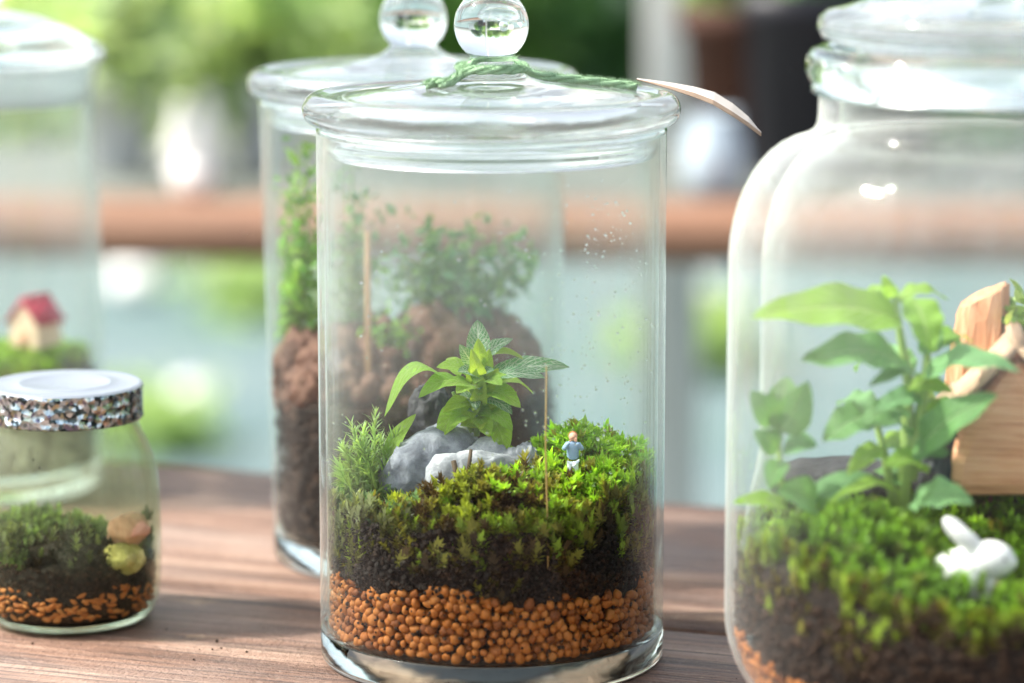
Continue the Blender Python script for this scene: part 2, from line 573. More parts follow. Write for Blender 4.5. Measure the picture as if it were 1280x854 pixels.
def leaf_mesh(name, base, tip, width, m, up=(0, 0, 1), arch=0.12, fold=0.18, twist=0.0, nu=15, nv=9, round_=0.72, wavy=0.02):
    """a leaf blade from base to tip; arch bends it, fold lifts its edges; UV u along, v across"""
    base, tip = Vector(base), Vector(tip)
    ax = tip - base
    L = ax.length
    t = ax.normalized()
    upv = Vector(up)
    side = t.cross(upv)
    if side.length < 1e-4: side = t.cross(Vector((0, -1, 0.2)))
    side.normalize()
    nrm = side.cross(t).normalized()
    if twist:
        q = Matrix.Rotation(twist, 3, t)
        side, nrm = q @ side, q @ nrm
    vs, fs, uvs = [], [], []
    ph = random.random() * 6
    for i in range(nu):
        u = i / (nu - 1)
        wd = width * 0.5 * (math.sin(PI * min(1, u ** round_)) ** 0.68 + 0.05 * (1 - u)) + width * 0.015
        c = base + ax * u + nrm * (arch * L * math.sin(PI * u) - arch * L * 0.6 * u * u)
        for j in range(nv):
            v = j / (nv - 1) * 2 - 1
            rip = wavy * width * math.sin(u * 17 + ph) * abs(v)
            p = c + side * (v * wd) + nrm * (fold * wd * abs(v) ** 1.4 * 1.2 + rip)
            vs.append(p)
            uvs.append((u, (v + 1) / 2))
    for i in range(nu - 1):
        for j in range(nv - 1):
            fs.append((i * nv + j, i * nv + j + 1, (i + 1) * nv + j + 1, (i + 1) * nv + j))
    me = MB().add(vs, fs).mesh(name, m)
    lay = me.uv_layers.new(name='UVMap')
    for lp in me.loops:
        lay.data[lp.index].uv = uvs[lp.vertex_index]
    return me


def basis(D):
    up = np.tile(np.array([[0.23, 0.97, 0.1]]), (len(D), 1))
    A = np.cross(D, up)
    A /= np.linalg.norm(A, axis=1, keepdims=True) + 1e-9
    B = np.cross(D, A)
    return A, B


def shoots(name, P, D, S, C, m, K=16, spread=0.9, leaf_len=0.55, leaf_w=0.16, stem=True):
    if name == 'moss_cushion': K, leaf_len = int(K * 1.5), leaf_len * random.uniform(.74, .80)
    """moss: each shoot is a short axis set with K pointed leaves. P points, D directions, S heights, C colours"""
    N = len(P)
    D = D / (np.linalg.norm(D, axis=1, keepdims=True) + 1e-9)
    A, B = basis(D)
    k = np.arange(K)
    h = (0.12 + 0.88 * (k / (K - 1)))[None, :] * np.ones((N, 1))
    az = (k * 2.399)[None, :] + rng.uniform(0, 6.28, (N, 1)) + rng.normal(0, .25, (N, K))
    out = spread * (1.0 - 0.62 * h ** 2) + rng.normal(0, .1, (N, K))
    ca, sa = np.cos(az), np.sin(az)
    rad = ca[..., None] * A[:, None] + sa[..., None] * B[:, None]
    tang = -sa[..., None] * A[:, None] + ca[..., None] * B[:, None]
    ld = D[:, None] * np.cos(out)[..., None] + rad * np.sin(out)[..., None]
    nrm = D[:, None] * -np.sin(out)[..., None] + rad * np.cos(out)[..., None]
    ll = (leaf_len * (0.75 + .5 * rng.random((N, K))) * S[:, None])[..., None]
    b = P[:, None] + D[:, None] * (h * 0.75 * S[:, None])[..., None]
    lw = leaf_w * ll * tang
    mid = b + ld * ll * 0.45 + nrm * ll * -0.06
    tip = b + ld * ll - nrm * ll * -0.10
    V = np.stack([b, mid + lw, tip, mid - lw], 2).reshape(-1, 3)
    F = np.arange(N * K * 4).reshape(-1, 4)
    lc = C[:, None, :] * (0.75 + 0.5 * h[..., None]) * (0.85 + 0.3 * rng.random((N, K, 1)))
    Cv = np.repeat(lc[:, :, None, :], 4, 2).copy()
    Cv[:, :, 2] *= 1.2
    return fast_mesh(name, V, F, m, np.clip(Cv.reshape(-1, 3), 0, 1))


def leaf_cards(name, P, size, C, m, droop=0.3, aspect=0.5, out=None):
    """many small real leaves: two bent halves each"""
    N = len(P)
    d = rng.normal(0, 1, (N, 3))
    if out is not None: d = d * 0.7 + out
    d[:, 2] -= droop
    d /= np.linalg.norm(d, axis=1, keepdims=True)
    n = rng.normal(0, 1, (N, 3)) * 0.6 + np.array([0, 0, 1.0])
    s = np.cross(d, n)
    s /= np.linalg.norm(s, axis=1, keepdims=True) + 1e-9
    n = np.cross(s, d)
    L = (size * (0.6 + 0.8 * rng.random(N)))[:, None]
    W = L * aspect * 0.5
    V = np.stack([P, P + d * L * .35 + s * W * .9 + n * L * .06, P + d * L * .7 + s * W * .7 + n * L * .03, P + d * L - n * L * .1,
                  P + d * L * .7 - s * W * .7 + n * L * .03, P + d * L * .35 - s * W * .9 + n * L * .06], 1)
    mid = P + d * L * .4 - n * L * .02
    V = np.concatenate([V, mid[:, None]], 1).reshape(-1, 3)
    o = np.arange(N)[:, None, None] * 7
    F = (np.array([[0, 1, 6], [1, 2, 6], [2, 3, 6], [3, 4, 6], [4, 5, 6], [5, 0, 6]])[None] + o).reshape(-1, 3)
    Cv = np.repeat(C * (0.8 + 0.4 * rng.random((N, 1))), 7, 0)
    return fast_mesh(name, V, F, m, np.clip(Cv, 0, 1), True)


# ------------------------------------------------------------------ ground and the table
gm = NT('pale_concrete')
gn = gm.noise(0.9, 6, 0.6)
gcol = gm.mix(gm.math('MULTIPLY', gm.math('SUBTRACT', gn, 0.4, True), 3, True), (0.09, 0.14, 0.145), (0.17, 0.21, 0.21))
gcol = gm.mix(gm.math('MULTIPLY', gm.math('SUBTRACT', gm.noise(2.4, 3), 0.55, True), 3, True), gcol, (0.08, 0.16, 0.09))
M['ground'] = gm.finish(gm.principled(gcol, 0.7, 0.3, gm.bump(gm.noise(60, 4), 0.3, 0.004)))
GZ = -0.76
g = MB().lathe([(0, 0), (4, 0), (12, 0), (60, 0), (250, 0)], 48).build('ground', M['ground'], None, False, (0, 3, GZ))
g['kind'] = 'structure'

TA = -math.atan(0.36)
ux, uy = Vector((math.cos(TA), math.sin(TA), 0)), Vector((-math.sin(TA), math.cos(TA), 0))
edge = on_table(270, 585)
table = empty('wooden_table', (edge.x, edge.y, 0), TA)
tag(table, 'weathered brown plank table the glass jars stand on', 'table')
PW = 0.205
for i in range(4):
    bm_ = MB()
    y0 = -PW * i - PW / 2
    bm_.box((0.1, 0, 0), (2.5, PW - 0.0016, 0.04), None, 0.0016)
    o = bm_.build('plank', M['wood'], table, True, (0.03 * i, y0, -0.02))
for sx in (-1.0, 1.15):
    for yy in (-0.08, -0.74):
        MB().box((sx, yy, (GZ - 0.04) / 2 - 0.0005), (0.07, 0.07, -GZ - 0.041), None, 0.003).build('leg', M['wood'], table)

# ------------------------------------------------------------------ jars: profiles
C0 = on_table(615, 818)
C1 = on_table(520, 693)
CS = on_table(88, 773)
CR = on_table(1225, 909)
CL = on_table(-12, 606)


def arc(cx, cz, r, a0, a1, n):
    return [(cx + r * math.cos(R(a0 + (a1 - a0) * i / n)), cz + r * math.sin(R(a0 + (a1 - a0) * i / n))) for i in range(n + 1)]


def cyl_jar(name, loc, label, r_bot, r_top, h=0.1855, wall=0.0024, wm='glass_wall', wi='glass_wall_inner', bt=0.0115):
    t = empty(name, loc)
    tag(t, label, 'jar', 'tall glass jars with domed lids')
    prof_o = [(r_bot + (r_top - r_bot) * k / 10, bt + 0.0002 + (h - 0.002 - bt) * k / 10) for k in range(11)]
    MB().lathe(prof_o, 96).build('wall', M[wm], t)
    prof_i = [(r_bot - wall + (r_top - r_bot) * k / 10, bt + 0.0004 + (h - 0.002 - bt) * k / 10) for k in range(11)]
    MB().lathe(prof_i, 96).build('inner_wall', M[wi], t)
    rr = r_top - wall / 2
    MB().lathe(arc(rr, h - 0.0014, wall / 2 + 0.0001, 0, 360, 11)[:-1], 96, closed=True).build('rim', M['glass'], t)
    b = [(0, 0.0022), (r_bot * 0.6, 0.0018), (r_bot * 0.86, 0.0008), (r_bot * 0.93, 0.0003)]
    b += [(r_bot - 0.0025 + 0.0025 * math.sin(R(a)), 0.0028 - 0.0025 * math.cos(R(a))) for a in (0, 22, 45, 68, 90)]
    b += [(r_bot, bt - 0.0004), (r_bot - 0.0006, bt), (r_bot * 0.9, bt - 0.0002), (r_bot * 0.75, bt - 0.0012), (0, bt - 0.0022)]
    MB().lathe(b, 96).build('base', M['glass'], t)
    return t


def dome_lid(jar, h, label, s=1.0, kc=0.0338, kr=0.0127):
    t = empty('lid', (0, 0, h))
    t.parent = jar
    if label: t['label'] = label
    # z measured from the jar rim
    p = [(0, 0.0078), (0.02, 0.0074), (0.04, 0.0060), (0.0490, 0.0035), (0.0525, 0.000), (0.0533, -0.0085), (0.0540, -0.0102), (0.0556, -0.0104),
         (0.0565, -0.009), (0.0567, -0.0066), (0.0560, -0.0055), (0.0566, -0.0040), (0.0567, -0.0004), (0.0578, 0.0002), (0.0600, 0.0002)]
    p += [(0.0592 + 0.0052 * math.cos(R(a)), 0.0056 + 0.0054 * math.sin(R(a))) for a in range(-75, 121, 15)]
    p += [(0.0545, 0.0098), (0.050, 0.0104), (0.040, 0.0118), (0.028, 0.0132), (0.019, 0.0144), (0.0135, 0.0160), (0.0105, 0.0180),
          (0.0088, 0.0200), (0.0078, kc - 0.0121), (0, kc - 0.0120)]
    p = [(r * s, z) for r, z in p]
    MB().lathe(p, 96).build('plate', M['lid_glass'], t)
    k = [(0, kc - 0.01195), (0.0076, kc - 0.0119), (0.0073, kc - 0.0110)]
    k += [(kr * math.sin(R(a)), kc - kr * math.cos(R(a))) for a in range(36, 180, 8)] + [(0, kc + kr)]
    MB().lathe(k, 64).build('knob', M['knob_glass'], t)
    return t


jar0 = cyl_jar('glass_jar', C0, 'clear cylindrical glass jar in sharp focus holding a white-veined plant and clay pebbles', 0.0597, 0.0597)
lid0 = dome_lid(jar0, 0.1857, 'domed glass lid with ball knob tied round with green yarn')
jar1 = cyl_jar('glass_jar', C1, 'clear cylindrical glass jar standing partly hidden behind the jar in sharp focus', 0.0560, 0.0600, wm='glass_wall_back', h=0.1815)
lid1 = dome_lid(jar1, 0.1817, None, 1.0, 0.0300, 0.0130)

# thick wide jar
t = jarR = empty('glass_jar', CR)
tag(t, 'wide thick-walled glass jar with rounded shoulders and narrow neck holding a white rabbit', 'jar')
RO = 0.0826
po = [(0, 0.003), (0.030, 0.0022), (0.042, 0.0004)] + [(0.046 + (RO - 0.046) * math.sin(R(a)), 0.0385 - 0.0380 * math.cos(R(a))) for a in range(4, 91, 7)]
po += [(RO, 0.06), (RO, 0.09), (RO, 0.12), (RO, 0.146)]
po += [(0.0576 + 0.025 * math.cos(R(a)), 0.150 + 0.0405 * math.sin(R(a))) for a in range(4, 86, 8)]
po += [(0.0565, 0.1922), (0.0552, 0.1945), (0.0549, 0.1985), (0.0549, 0.2035)]
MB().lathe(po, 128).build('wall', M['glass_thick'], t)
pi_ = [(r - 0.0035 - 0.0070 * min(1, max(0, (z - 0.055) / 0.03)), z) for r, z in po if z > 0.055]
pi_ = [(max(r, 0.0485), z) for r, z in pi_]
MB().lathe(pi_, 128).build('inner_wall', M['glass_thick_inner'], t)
rimp = [(0.0491, 0.2036), (0.0556, 0.2036), (0.0572, 0.2048), (0.0574, 0.2062), (0.0569, 0.2072), (0.0580, 0.2085), (0.0592, 0.2115), (0.0590, 0.2150), (0.0574, 0.2176), (0.0550, 0.2186), (0.0515, 0.2184), (0.0495, 0.2165)]
MB().lathe(rimp, 128, closed=True).build('rim', M['glass'], t)
t = lidR = empty('lid', (0.002, 0, 0.2188))
t.parent = jarR
p = [(0, 0.001), (0.036, 0.001), (0.0395, -0.001), (0.0405, -0.012), (0.0425, -0.0145), (0.0450, -0.012), (0.0458, -0.001), (0.0475, 0.0006), (0.0530, 0.0012), (0.0562, 0.0028), (0.0578, 0.0058),
     (0.0572, 0.0090), (0.0545, 0.0112), (0.050, 0.0122), (0.044, 0.0140), (0.032, 0.0175), (0.018, 0.0200), (0.010, 0.0210), (0, 0.0212)]
MB().lathe(p, 96).build('plate', M['lid_glass'], t)
MB().lathe([(0, 0.0213), (0.009, 0.0214), (0.0085, 0.0228)] + [(0.015 * math.sin(R(a)), 0.0358 - 0.015 * math.cos(R(a))) for a in range(36, 180, 9)] + [(0, 0.0508)], 48).build('knob', M['knob_glass'], t)

# small jar with glittering lid
t = jarS = empty('small_jar', CS)
tag(t, 'small squat glass jar with misted walls, dark soil and a shiny patterned screw cap', 'jar')
ps = [(0, 0.0016), (0.020, 0.0012), (0.0255, 0.0003), (0.0285, 0.0012), (0.0310, 0.0042), (0.0325, 0.009), (0.0333, 0.016), (0.0337, 0.026), (0.0336, 0.038), (0.0333, 0.048),
      (0.0325, 0.055), (0.0310, 0.0612), (0.0290, 0.0662), (0.0272, 0.0695), (0.0263, 0.0725), (0.0262, 0.0742)]
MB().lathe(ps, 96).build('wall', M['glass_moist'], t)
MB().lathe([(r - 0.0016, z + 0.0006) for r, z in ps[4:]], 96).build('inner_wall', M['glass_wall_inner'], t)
MB().lathe([(0, 0.0020), (0.0195, 0.0017), (0.0254, 0.0008), (0.028, 0.0016), (0.0300, 0.0040), (0.0288, 0.0046), (0.02, 0.0048), (0, 0.0050)], 96).build('base', M['glass'], t)

tt = NT('white_cap_top')
M['cap_top'] = tt.finish(tt.principled((0.23, 0.26, 0.30), 0.38, 0.5, tt.bump(tt.noise(30, 3), 0.15, 0.001)))
tt = NT('glitter_foil')
v = tt.n('ShaderNodeTexVoronoi')
v.inputs['Scale'].default_value = 640
tt.l(tt.coord(), v.inputs['Vector'])
v2 = tt.n('ShaderNodeTexVoronoi')
v2.inputs['Scale'].default_value = 240
tt.l(tt.coord(), v2.inputs['Vector'])
hs = tt.n('ShaderNodeSeparateColor')
tt.l(v.outputs['Color'], hs.inputs[0])
foil = tt.ramp(hs.outputs[0], [(0.0, (0.02, 0.03, 0.035)), (0.22, (0.10, 0.14, 0.15)), (0.38, (0.72, 0.78, 0.80)), (0.52, (0.24, 0.34, 0.40)), (0.62, (0.66, 0.72, 0.74)),
                              (0.74, (0.20, 0.28, 0.20)), (0.82, (0.60, 0.50, 0.32)), (0.9, (0.14, 0.14, 0.24)), (1.0, (0.86, 0.89, 0.91))])
M['foil'] = tt.finish(tt.principled(foil, 0.25, 0.5, tt.bump(v2.outputs['Distance'], 0.8, 0.0018), Metallic=0.9))
t = capS = empty('cap', (0, 0, 0.0745))
t.parent = jarS
t['label'] = 'white-topped screw cap with glittering patterned band'
MB().lathe([(0.0262, 0.0004), (0.0276, 0.0003), (0.0281, 0.001), (0.0279, 0.0020), (0.0279, 0.0105), (0.0282, 0.0112), (0.0279, 0.0122)], 96).build('band', M['foil'], t)
MB().lathe([(0.0279, 0.0122), (0.0272, 0.0129), (0.0262, 0.0130), (0.0250, 0.0126), (0.0175, 0.0127), (0.0168, 0.0132), (0.0160, 0.0132), (0.0152, 0.0126), (0, 0.0124)], 96).build('top', M['cap_top'], t)

# tall jar far left
t = jarL = empty('glass_jar', CL)
tag(t, 'tall blurred glass jar with wide flared mouth holding a red-roofed toy house', 'jar')
pl = [(0.049, 0.0125), (0.0505, 0.03), (0.0508, 0.08), (0.0502, 0.12), (0.0488, 0.150), (0.0482, 0.166), (0.049, 0.176), (0.0510, 0.184)]
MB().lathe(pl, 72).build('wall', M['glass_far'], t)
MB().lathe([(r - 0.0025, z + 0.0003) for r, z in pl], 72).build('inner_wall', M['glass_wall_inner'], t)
MB().lathe([(0, 0.002), (0.04, 0.0004), (0.047, 0.0006), (0.049, 0.003), (0.049, 0.0118), (0.047, 0.0122), (0, 0.0110)], 72).build('base', M['glass'], t)
tf = NT('frosted_glass')
fg = tf.n('ShaderNodeBsdfGlass')
fg.inputs['Roughness'].default_value = 0.35
fg.inputs['Color'].default_value = (0.95, 0.98, 0.98, 1)
fd = tf.n('ShaderNodeBsdfTranslucent')
fd.inputs['Color'].default_value = (0.85, 0.9, 0.9, 1)
fdd = tf.n('ShaderNodeBsdfDiffuse')
fdd.inputs['Color'].default_value = (0.8, 0.87, 0.87, 1)
M['frost'] = tf.finish(tf.mixsh(0.6, fg.outputs[0], tf.mixsh(0.5, fd.outputs[0], fdd.outputs[0])))
t = lidL = empty('lid', (0, 0, 0.1845))
t.parent = jarL
t['label'] = 'domed glass lid with frosted white stopper ring'
MB().lathe([(0, 0.003), (0.03, 0.0025), (0.0450, 0.0008), (0.0485, 0.0003), (0.0530, 0.0006), (0.0545, 0.003), (0.0535, 0.0065), (0.0500, 0.0088), (0.040, 0.0135), (0.028, 0.0185), (0.015, 0.0215), (0, 0.022)], 72).build('plate', M['glass'], t)
MB().lathe([(0.0435, -0.0002), (0.0430, -0.0165), (0.0455, -0.0168), (0.0462, -0.0002)], 72, closed=True).build('stopper', M['frost'], t)
MB().lathe([(0, 0.0222), (0.007, 0.0222), (0.0068, 0.0235)] + [(0.0125 * math.sin(R(a)), 0.034 - 0.0125 * math.cos(R(a))) for a in range(36, 180, 9)] + [(0, 0.0465)], 40).build('knob', M['knob_glass'], t)

# ------------------------------------------------------------------ contents: clay pebbles in the focused jar
def peb_mesh(name, m, sq, seed, sub=2):
    vs, fs = ico(sub)
    out = []
    for v in vs:
        d = 1 + 0.30 * mnoise.noise(v * 1.3 + Vector((seed * 3.3, 1, 2))) + 0.10 * mnoise.noise(v * 4 + Vector((seed * 2.3, 5, 2)))
        out.append(Vector((v.x * d * sq[0], v.y * d * sq[1], v.z * d * sq[2])))
    return MB().add(out, fs).mesh(name, m)


pv = [peb_mesh('pebble', M['pebble'], s, i) for i, s in enumerate([(1, 1, .95), (1.12, .95, .86), (.92, 1.1, 1.0), (1.0, .9, 1.08), (1.2, 1, .9), (.95, .95, .95)])]
lo_v, lo_f = ico(1)
lo_v = np.array([tuple(v) for v in lo_v]); lo_f = np.array(lo_f)
ms_v, ms_f = ico(2)
ms_v = np.array([tuple(v) for v in ms_v]); ms_f = np.array(ms_f)


def pebble_mass(name, P, S, m, elong=None, hi=False):
    bv, bf = (ms_v, ms_f) if hi else (lo_v, lo_f)
    N = len(P)
    ang = rng.uniform(0, 6.28, N)
    sq = rng.uniform(.82, 1.18, (N, 3))
    if elong is not None: sq[:, 0] *= elong
    L = bv[None] * sq[:, None] * S[:, None, None]
    c, s_ = np.cos(ang)[:, None], np.sin(ang)[:, None]
    V = np.stack([L[..., 0] * c - L[..., 1] * s_, L[..., 0] * s_ + L[..., 1] * c, L[..., 2]], -1) + P[:, None]
    F = bf[None] + (np.arange(N) * len(bv))[:, None, None]
    return fast_mesh(name, V.reshape(-1, 3), F.reshape(-1, 3), m, None, True)


RI = 0.0571
lay0 = empty('pebble_layer', (C0.x, C0.y, 0.0117))
tag(lay0, 'bed of round orange clay pebbles at the bottom of the focused jar', 'pebbles')
ptop = lambda a: 0.0215 + 0.0028 * math.sin(a * 3 + 1.0) + 0.0022 * math.sin(a * 7 + 2.2)      # height of the bed round the wall
cand = []
pr = 0.00178
rows = 9
for row in range(rows):
    n = int(2 * PI * (RI - pr) / (pr * 1.96))
    for k in range(n):
        a = 2 * PI * (k + 0.5 * (row % 2)) / n + random.uniform(-.018, .018)
        s = pr * random.choice((.72, .85, .95, 1.0, 1.05, 1.15, 1.25))
        z = 0.0016 + row * 0.00285 + random.uniform(-.0008, .0008)
        if z > ptop(a) + random.uniform(-0.001, 0.0012): continue
        rr = RI - s * 1.08 - random.uniform(0, 0.0006)
        cand.append((rr * math.cos(a), rr * math.sin(a), z, s, a))
cand.sort(key=lambda q: q[1])
near, far = cand[:300], cand[300:]
for i, (x, y, z, s, a) in enumerate(near):
    link('pebble', random.choice(pv), lay0, (x, y, z), (random.uniform(-1.5, 1.5), random.uniform(-1.5, 1.5), random.uniform(0, 6.28)), (s * random.uniform(.8, 1.2), s * random.uniform(.8, 1.2), s * random.uniform(.75, 1.1)))
P = [(x, y, z) for x, y, z, s, a in far]
S = [s for x, y, z, s, a in far]
for row in range(rows - 1):                       # a second ring filling the gaps, and the top of the bed
    for k in range(95):
        a = 2 * PI * random.random()
        P.append(((RI - 0.0045) * math.cos(a), (RI - 0.0045) * math.sin(a), 0.0016 + row * 0.0027)); S.append(pr * 1.15)
for k in range(500):
    a, q = 6.283 * random.random(), 0.053 * math.sqrt(random.random())
    P.append((q * math.cos(a), q * math.sin(a), 0.0205 + random.uniform(-.001, .0015))); S.append(pr)
o = link('pebble_bed', pebble_mass('pebble_bed', np.array(P), np.array(S), M['pebble']), lay0)
o['kind'] = 'stuff'


def soil_body(name, m, loc, r, zb, ztop, n=72, rings=14, noise_amp=0.0015, seed=0):
    """earth filling a jar: wall side and an uneven top given by ztop(x, y)"""
    vs, fs = [], []
    off = Vector((seed * 4.1, seed * 2.7, 0))
    nz = 8
    for j in range(nz + 1):
        for k in range(n):
            a = 2 * PI * k / n
            x, y = math.cos(a), math.sin(a)
            b = zb(a) if callable(zb) else zb
            tp = ztop(x * r, y * r)
            z = b + (tp - b) * j / nz
            rr = (r(z) if callable(r) else r) if False else r
            rr -= 0.0011 * max(0, mnoise.noise(Vector((x * 9, y * 9, z * 160)) + off)) + (0.0008 if j == nz else 0)
            vs.append(Vector((x * rr, y * rr, z)))
    for j in range(nz):
        for k in range(n):
            k2 = (k + 1) % n
            fs.append((j * n + k, j * n + k2, (j + 1) * n + k2, (j + 1) * n + k))
    prev = nz * n
    for i in range(1, rings):
        q = r * (1 - i / rings)
        st = len(vs)
        for k in range(n):
            a = 2 * PI * k / n
            x, y = q * math.cos(a), q * math.sin(a)
            vs.append(Vector((x, y, ztop(x, y) + noise_amp * mnoise.noise(Vector((x * 220, y * 220, 0)) + off))))
        for k in range(n):
            k2 = (k + 1) % n
            fs.append((prev + k, prev + k2, st + k2, st + k))
        prev = st
    st = len(vs)
    vs.append(Vector((0, 0, ztop(0, 0))))
    for k in range(n):
        fs.append((prev + k, prev + (k + 1) % n, st))
    o = MB().add(vs, fs).build(name, m, None, True, loc)
    return o


def grains(name, parent, N, r, z0, z1, m, s=0.0011, front=True):
    """crumbs of earth pressed against the glass"""
    a = rng.uniform(PI * 0.98, PI * 2.02, N) if front else rng.uniform(0, 2 * PI, N)
    z = rng.uniform(z0, z1, N)
    rr = r - rng.uniform(0, 0.0012, N)
    P = np.stack([rr * np.cos(a), rr * np.sin(a), z], 1)
    o = link(name, pebble_mass(name, P, rng.uniform(.35, 1.0, N) * s, m), parent)
    o['kind'] = 'stuff'
    return o


o = MB().lathe([(0, .0006), (.0515, .0006), (.0518, .0150), (.0500, .0185), (0, .0190)], 64).build('bed_core', M['soil_brown'], lay0)  # dark filler added so no light shows through the pebble gaps
o['kind'] = 'stuff'
grains('soil_crumbs', lay0, 800, 0.0560, 0.002, 0.026, M['soil_brown'], 0.0008)


def g2(x, y, cx, cy_, sx, sy): return math.exp(-((x - cx) / sx) ** 2 - ((y - cy_) / sy) ** 2)


# earth and moss surface in the focused jar, local to C0
def h0(x, y):
    h = 0.0520
    h += 0.024 * g2(x, y, 0.033, -0.002, 0.021, 0.030)      # mossy mound on the right
    h += 0.015 * g2(x, y, 0.002, -0.036, 0.030, 0.014)
    h += 0.012 * g2(x, y, -0.016, 0.012, 0.022, 0.02)
    h -= 0.009 * g2(x, y, 0.0270, -0.038, 0.008, 0.012)     # dip in front of the figurine
    h += 0.004 * g2(x, y, -0.042, 0.0, 0.012, 0.03)
    n = mnoise.noise(Vector((x * 75, y * 75, 3.3)))
    n2 = mnoise.noise(Vector((x * 170, y * 170, 9.3)))
    return h + 0.0045 * n + 0.0040 * n2


soil0 = soil_body('soil', M['soil'], (C0.x, C0.y, 0), 0.0545, lambda a: 0.0117 + ptop(a) - 0.001, lambda x, y: h0(x, y) - 0.0025)
tag(soil0, 'dark damp soil between clay pebbles and moss in the focused jar', 'soil', None, 'stuff')
grains('soil_crumbs', soil0, 1500, 0.0562, 0.034, 0.056, M['soil'], 0.0013)
grains('soil_crumbs', soil0, 260, 0.0564, 0.036, 0.054, M['soil_brown'], 0.0010)

GREEN = np.array([0.21, 0.37, 0.028]); LIME = np.array([0.33, 0.43, 0.045]); OLIVE = np.array([0.22, 0.21, 0.035]); BROWN = np.array([0.075, 0.048, 0.018])
DEEP = np.array([0.07, 0.17, 0.04]); GREY = np.array([0.24, 0.33, 0.20])


def moss_patch(name, loc, label, hfun, region, N, rmax, size, palette, K=16, wallN=0, wall_z=None, wall_pal=None, spread=0.9, lean=0.35, lw=0.16, ll=0.55, cat='moss'):
    P, D, S, C = [], [], [], []
    tries = 0
    while len(P) < N and tries < N * 60:
        tries += 1
        a, q = 6.2832 * random.random(), rmax * math.sqrt(random.random())
        x, y = q * math.cos(a), q * math.sin(a)
        if random.random() > region(x, y): continue
        e = 0.002
        gx, gy = (hfun(x + e, y) - hfun(x - e, y)) / (2 * e), (hfun(x, y + e) - hfun(x, y - e)) / (2 * e)
        P.append((x, y, hfun(x, y) - 0.001))
        s = size * (0.42 + 0.95 * random.random() ** 1.3)
        lim = max(0.0, q + s * 0.9 - rmax) / s
        D.append((-gx * .7 + random.gauss(0, lean * .5) - lim * x / rmax, -gy * .7 + random.gauss(0, lean * .5) - lim * y / rmax, 1.0))
        S.append(s)
        C.append(palette(x, y))
    for i in range(wallN):
        a = random.uniform(PI * 0.95, PI * 2.05)
        x, y = math.cos(a), math.sin(a)
        top = hfun(x * rmax, y * rmax)
        if random.random() > region(x * rmax, y * rmax): continue
        zb, zt = wall_z(a, top)
        z = zb + (zt - zb) * random.random() ** 0.85
        if nz(x * .057, y * .057 + z * 1.3, 110, 21) < -0.18: continue      # bare earth shows in patches
        q = rmax - random.uniform(0.0010, 0.0030)
        P.append((x * q, y * q, z))
        f = random.uniform(-.1, .3)
        D.append((x * f + random.gauss(0, .3), y * f + random.gauss(0, .3), random.uniform(.5, 1.1)))
        S.append(size * random.uniform(.7, 1.45))
        C.append(wall_pal(x * rmax, y * rmax, (z - zb) / (zt - zb + 1e-6)))
    me = shoots(name, np.array(P), np.array(D), np.array(S), np.clip(np.array(C), 0.004, 1), M['moss'], K, spread, ll, lw)
    V = np.empty(len(me.vertices) * 3, np.float32)
    me.vertices.foreach_get('co', V)
    V = V.reshape(-1, 3)
    q = np.hypot(V[:, 0], V[:, 1])
    lim = rmax + 0.0005
    f = np.where(q > lim, lim / np.maximum(q, 1e-6), 1.0)     # leaves press flat against the glass
    V[:, 0] *= f
    V[:, 1] *= f
    me.vertices.foreach_set('co', V.ravel())
    o = link(name, me, None, loc)
    return tag(o, label, cat, None, 'stuff')


def nz(x, y, f=70, o=0): return mnoise.noise(Vector((x * f, y * f, o)))


def pal_bright(x, y):
    n = nz(x, y, 60, 1)
    c = GREEN * (1 - max(0, n)) + LIME * max(0, n)
    c = c * (1 - max(0, -n) * .5) + DEEP * max(0, -n) * .5
    if random.random() < .08: c = OLIVE * .8
    k_ = 0.55 + 0.9 * max(0, 0.5 + nz(x, y, 170, 9.3))
    return c * random.uniform(.75, 1.25) * k_


def pal_olive(x, y):
    n = nz(x, y, 80, 5) + random.gauss(0, .25)
    c = OLIVE * .5 + LIME * .45 if n > 0.05 else (OLIVE * .7 + BROWN * .3 if n > -.25 else BROWN * .9)
    return c * random.uniform(.8, 1.25)


def wallpal(x, y, t):
    n = nz(x, y + t * .03, 120, 7) + random.gauss(0, .25)
    if random.random() < t * 0.75 + n * .3 - .1: c = GREEN * .6 + OLIVE * .4
    elif random.random() < .55: c = OLIVE * .8
    else: c = BROWN * .8
    return c * random.uniform(.45, 1.3)


right_reg = lambda x, y: min(1, 1.3 * g2(x, y, 0.037, 0.0, 0.026, 0.05))
front_reg = lambda x, y: min(1, 1.4 * g2(x, y, 0.004, -0.036, 0.03, 0.020))
left_reg = lambda x, y: min(1, 1.4 * g2(x, y, -0.045, -0.012, 0.018, 0.04))
wz = lambda a, top: (0.0380 + 0.006 * math.sin(a * 5) + 0.004 * math.sin(a * 13), top + 0.002)
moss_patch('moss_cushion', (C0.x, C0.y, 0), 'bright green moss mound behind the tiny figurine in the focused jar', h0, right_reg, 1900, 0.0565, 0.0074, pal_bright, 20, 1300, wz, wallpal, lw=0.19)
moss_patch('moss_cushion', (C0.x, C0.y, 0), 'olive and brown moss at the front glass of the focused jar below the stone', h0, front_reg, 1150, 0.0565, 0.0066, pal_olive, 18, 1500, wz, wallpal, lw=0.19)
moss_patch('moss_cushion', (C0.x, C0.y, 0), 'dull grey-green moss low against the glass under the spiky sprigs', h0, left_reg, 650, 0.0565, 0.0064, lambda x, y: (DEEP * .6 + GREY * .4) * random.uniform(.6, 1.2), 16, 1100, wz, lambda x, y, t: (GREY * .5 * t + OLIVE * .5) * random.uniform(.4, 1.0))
back_reg = lambda x, y: 1.0 if y > 0.0 else 0.0
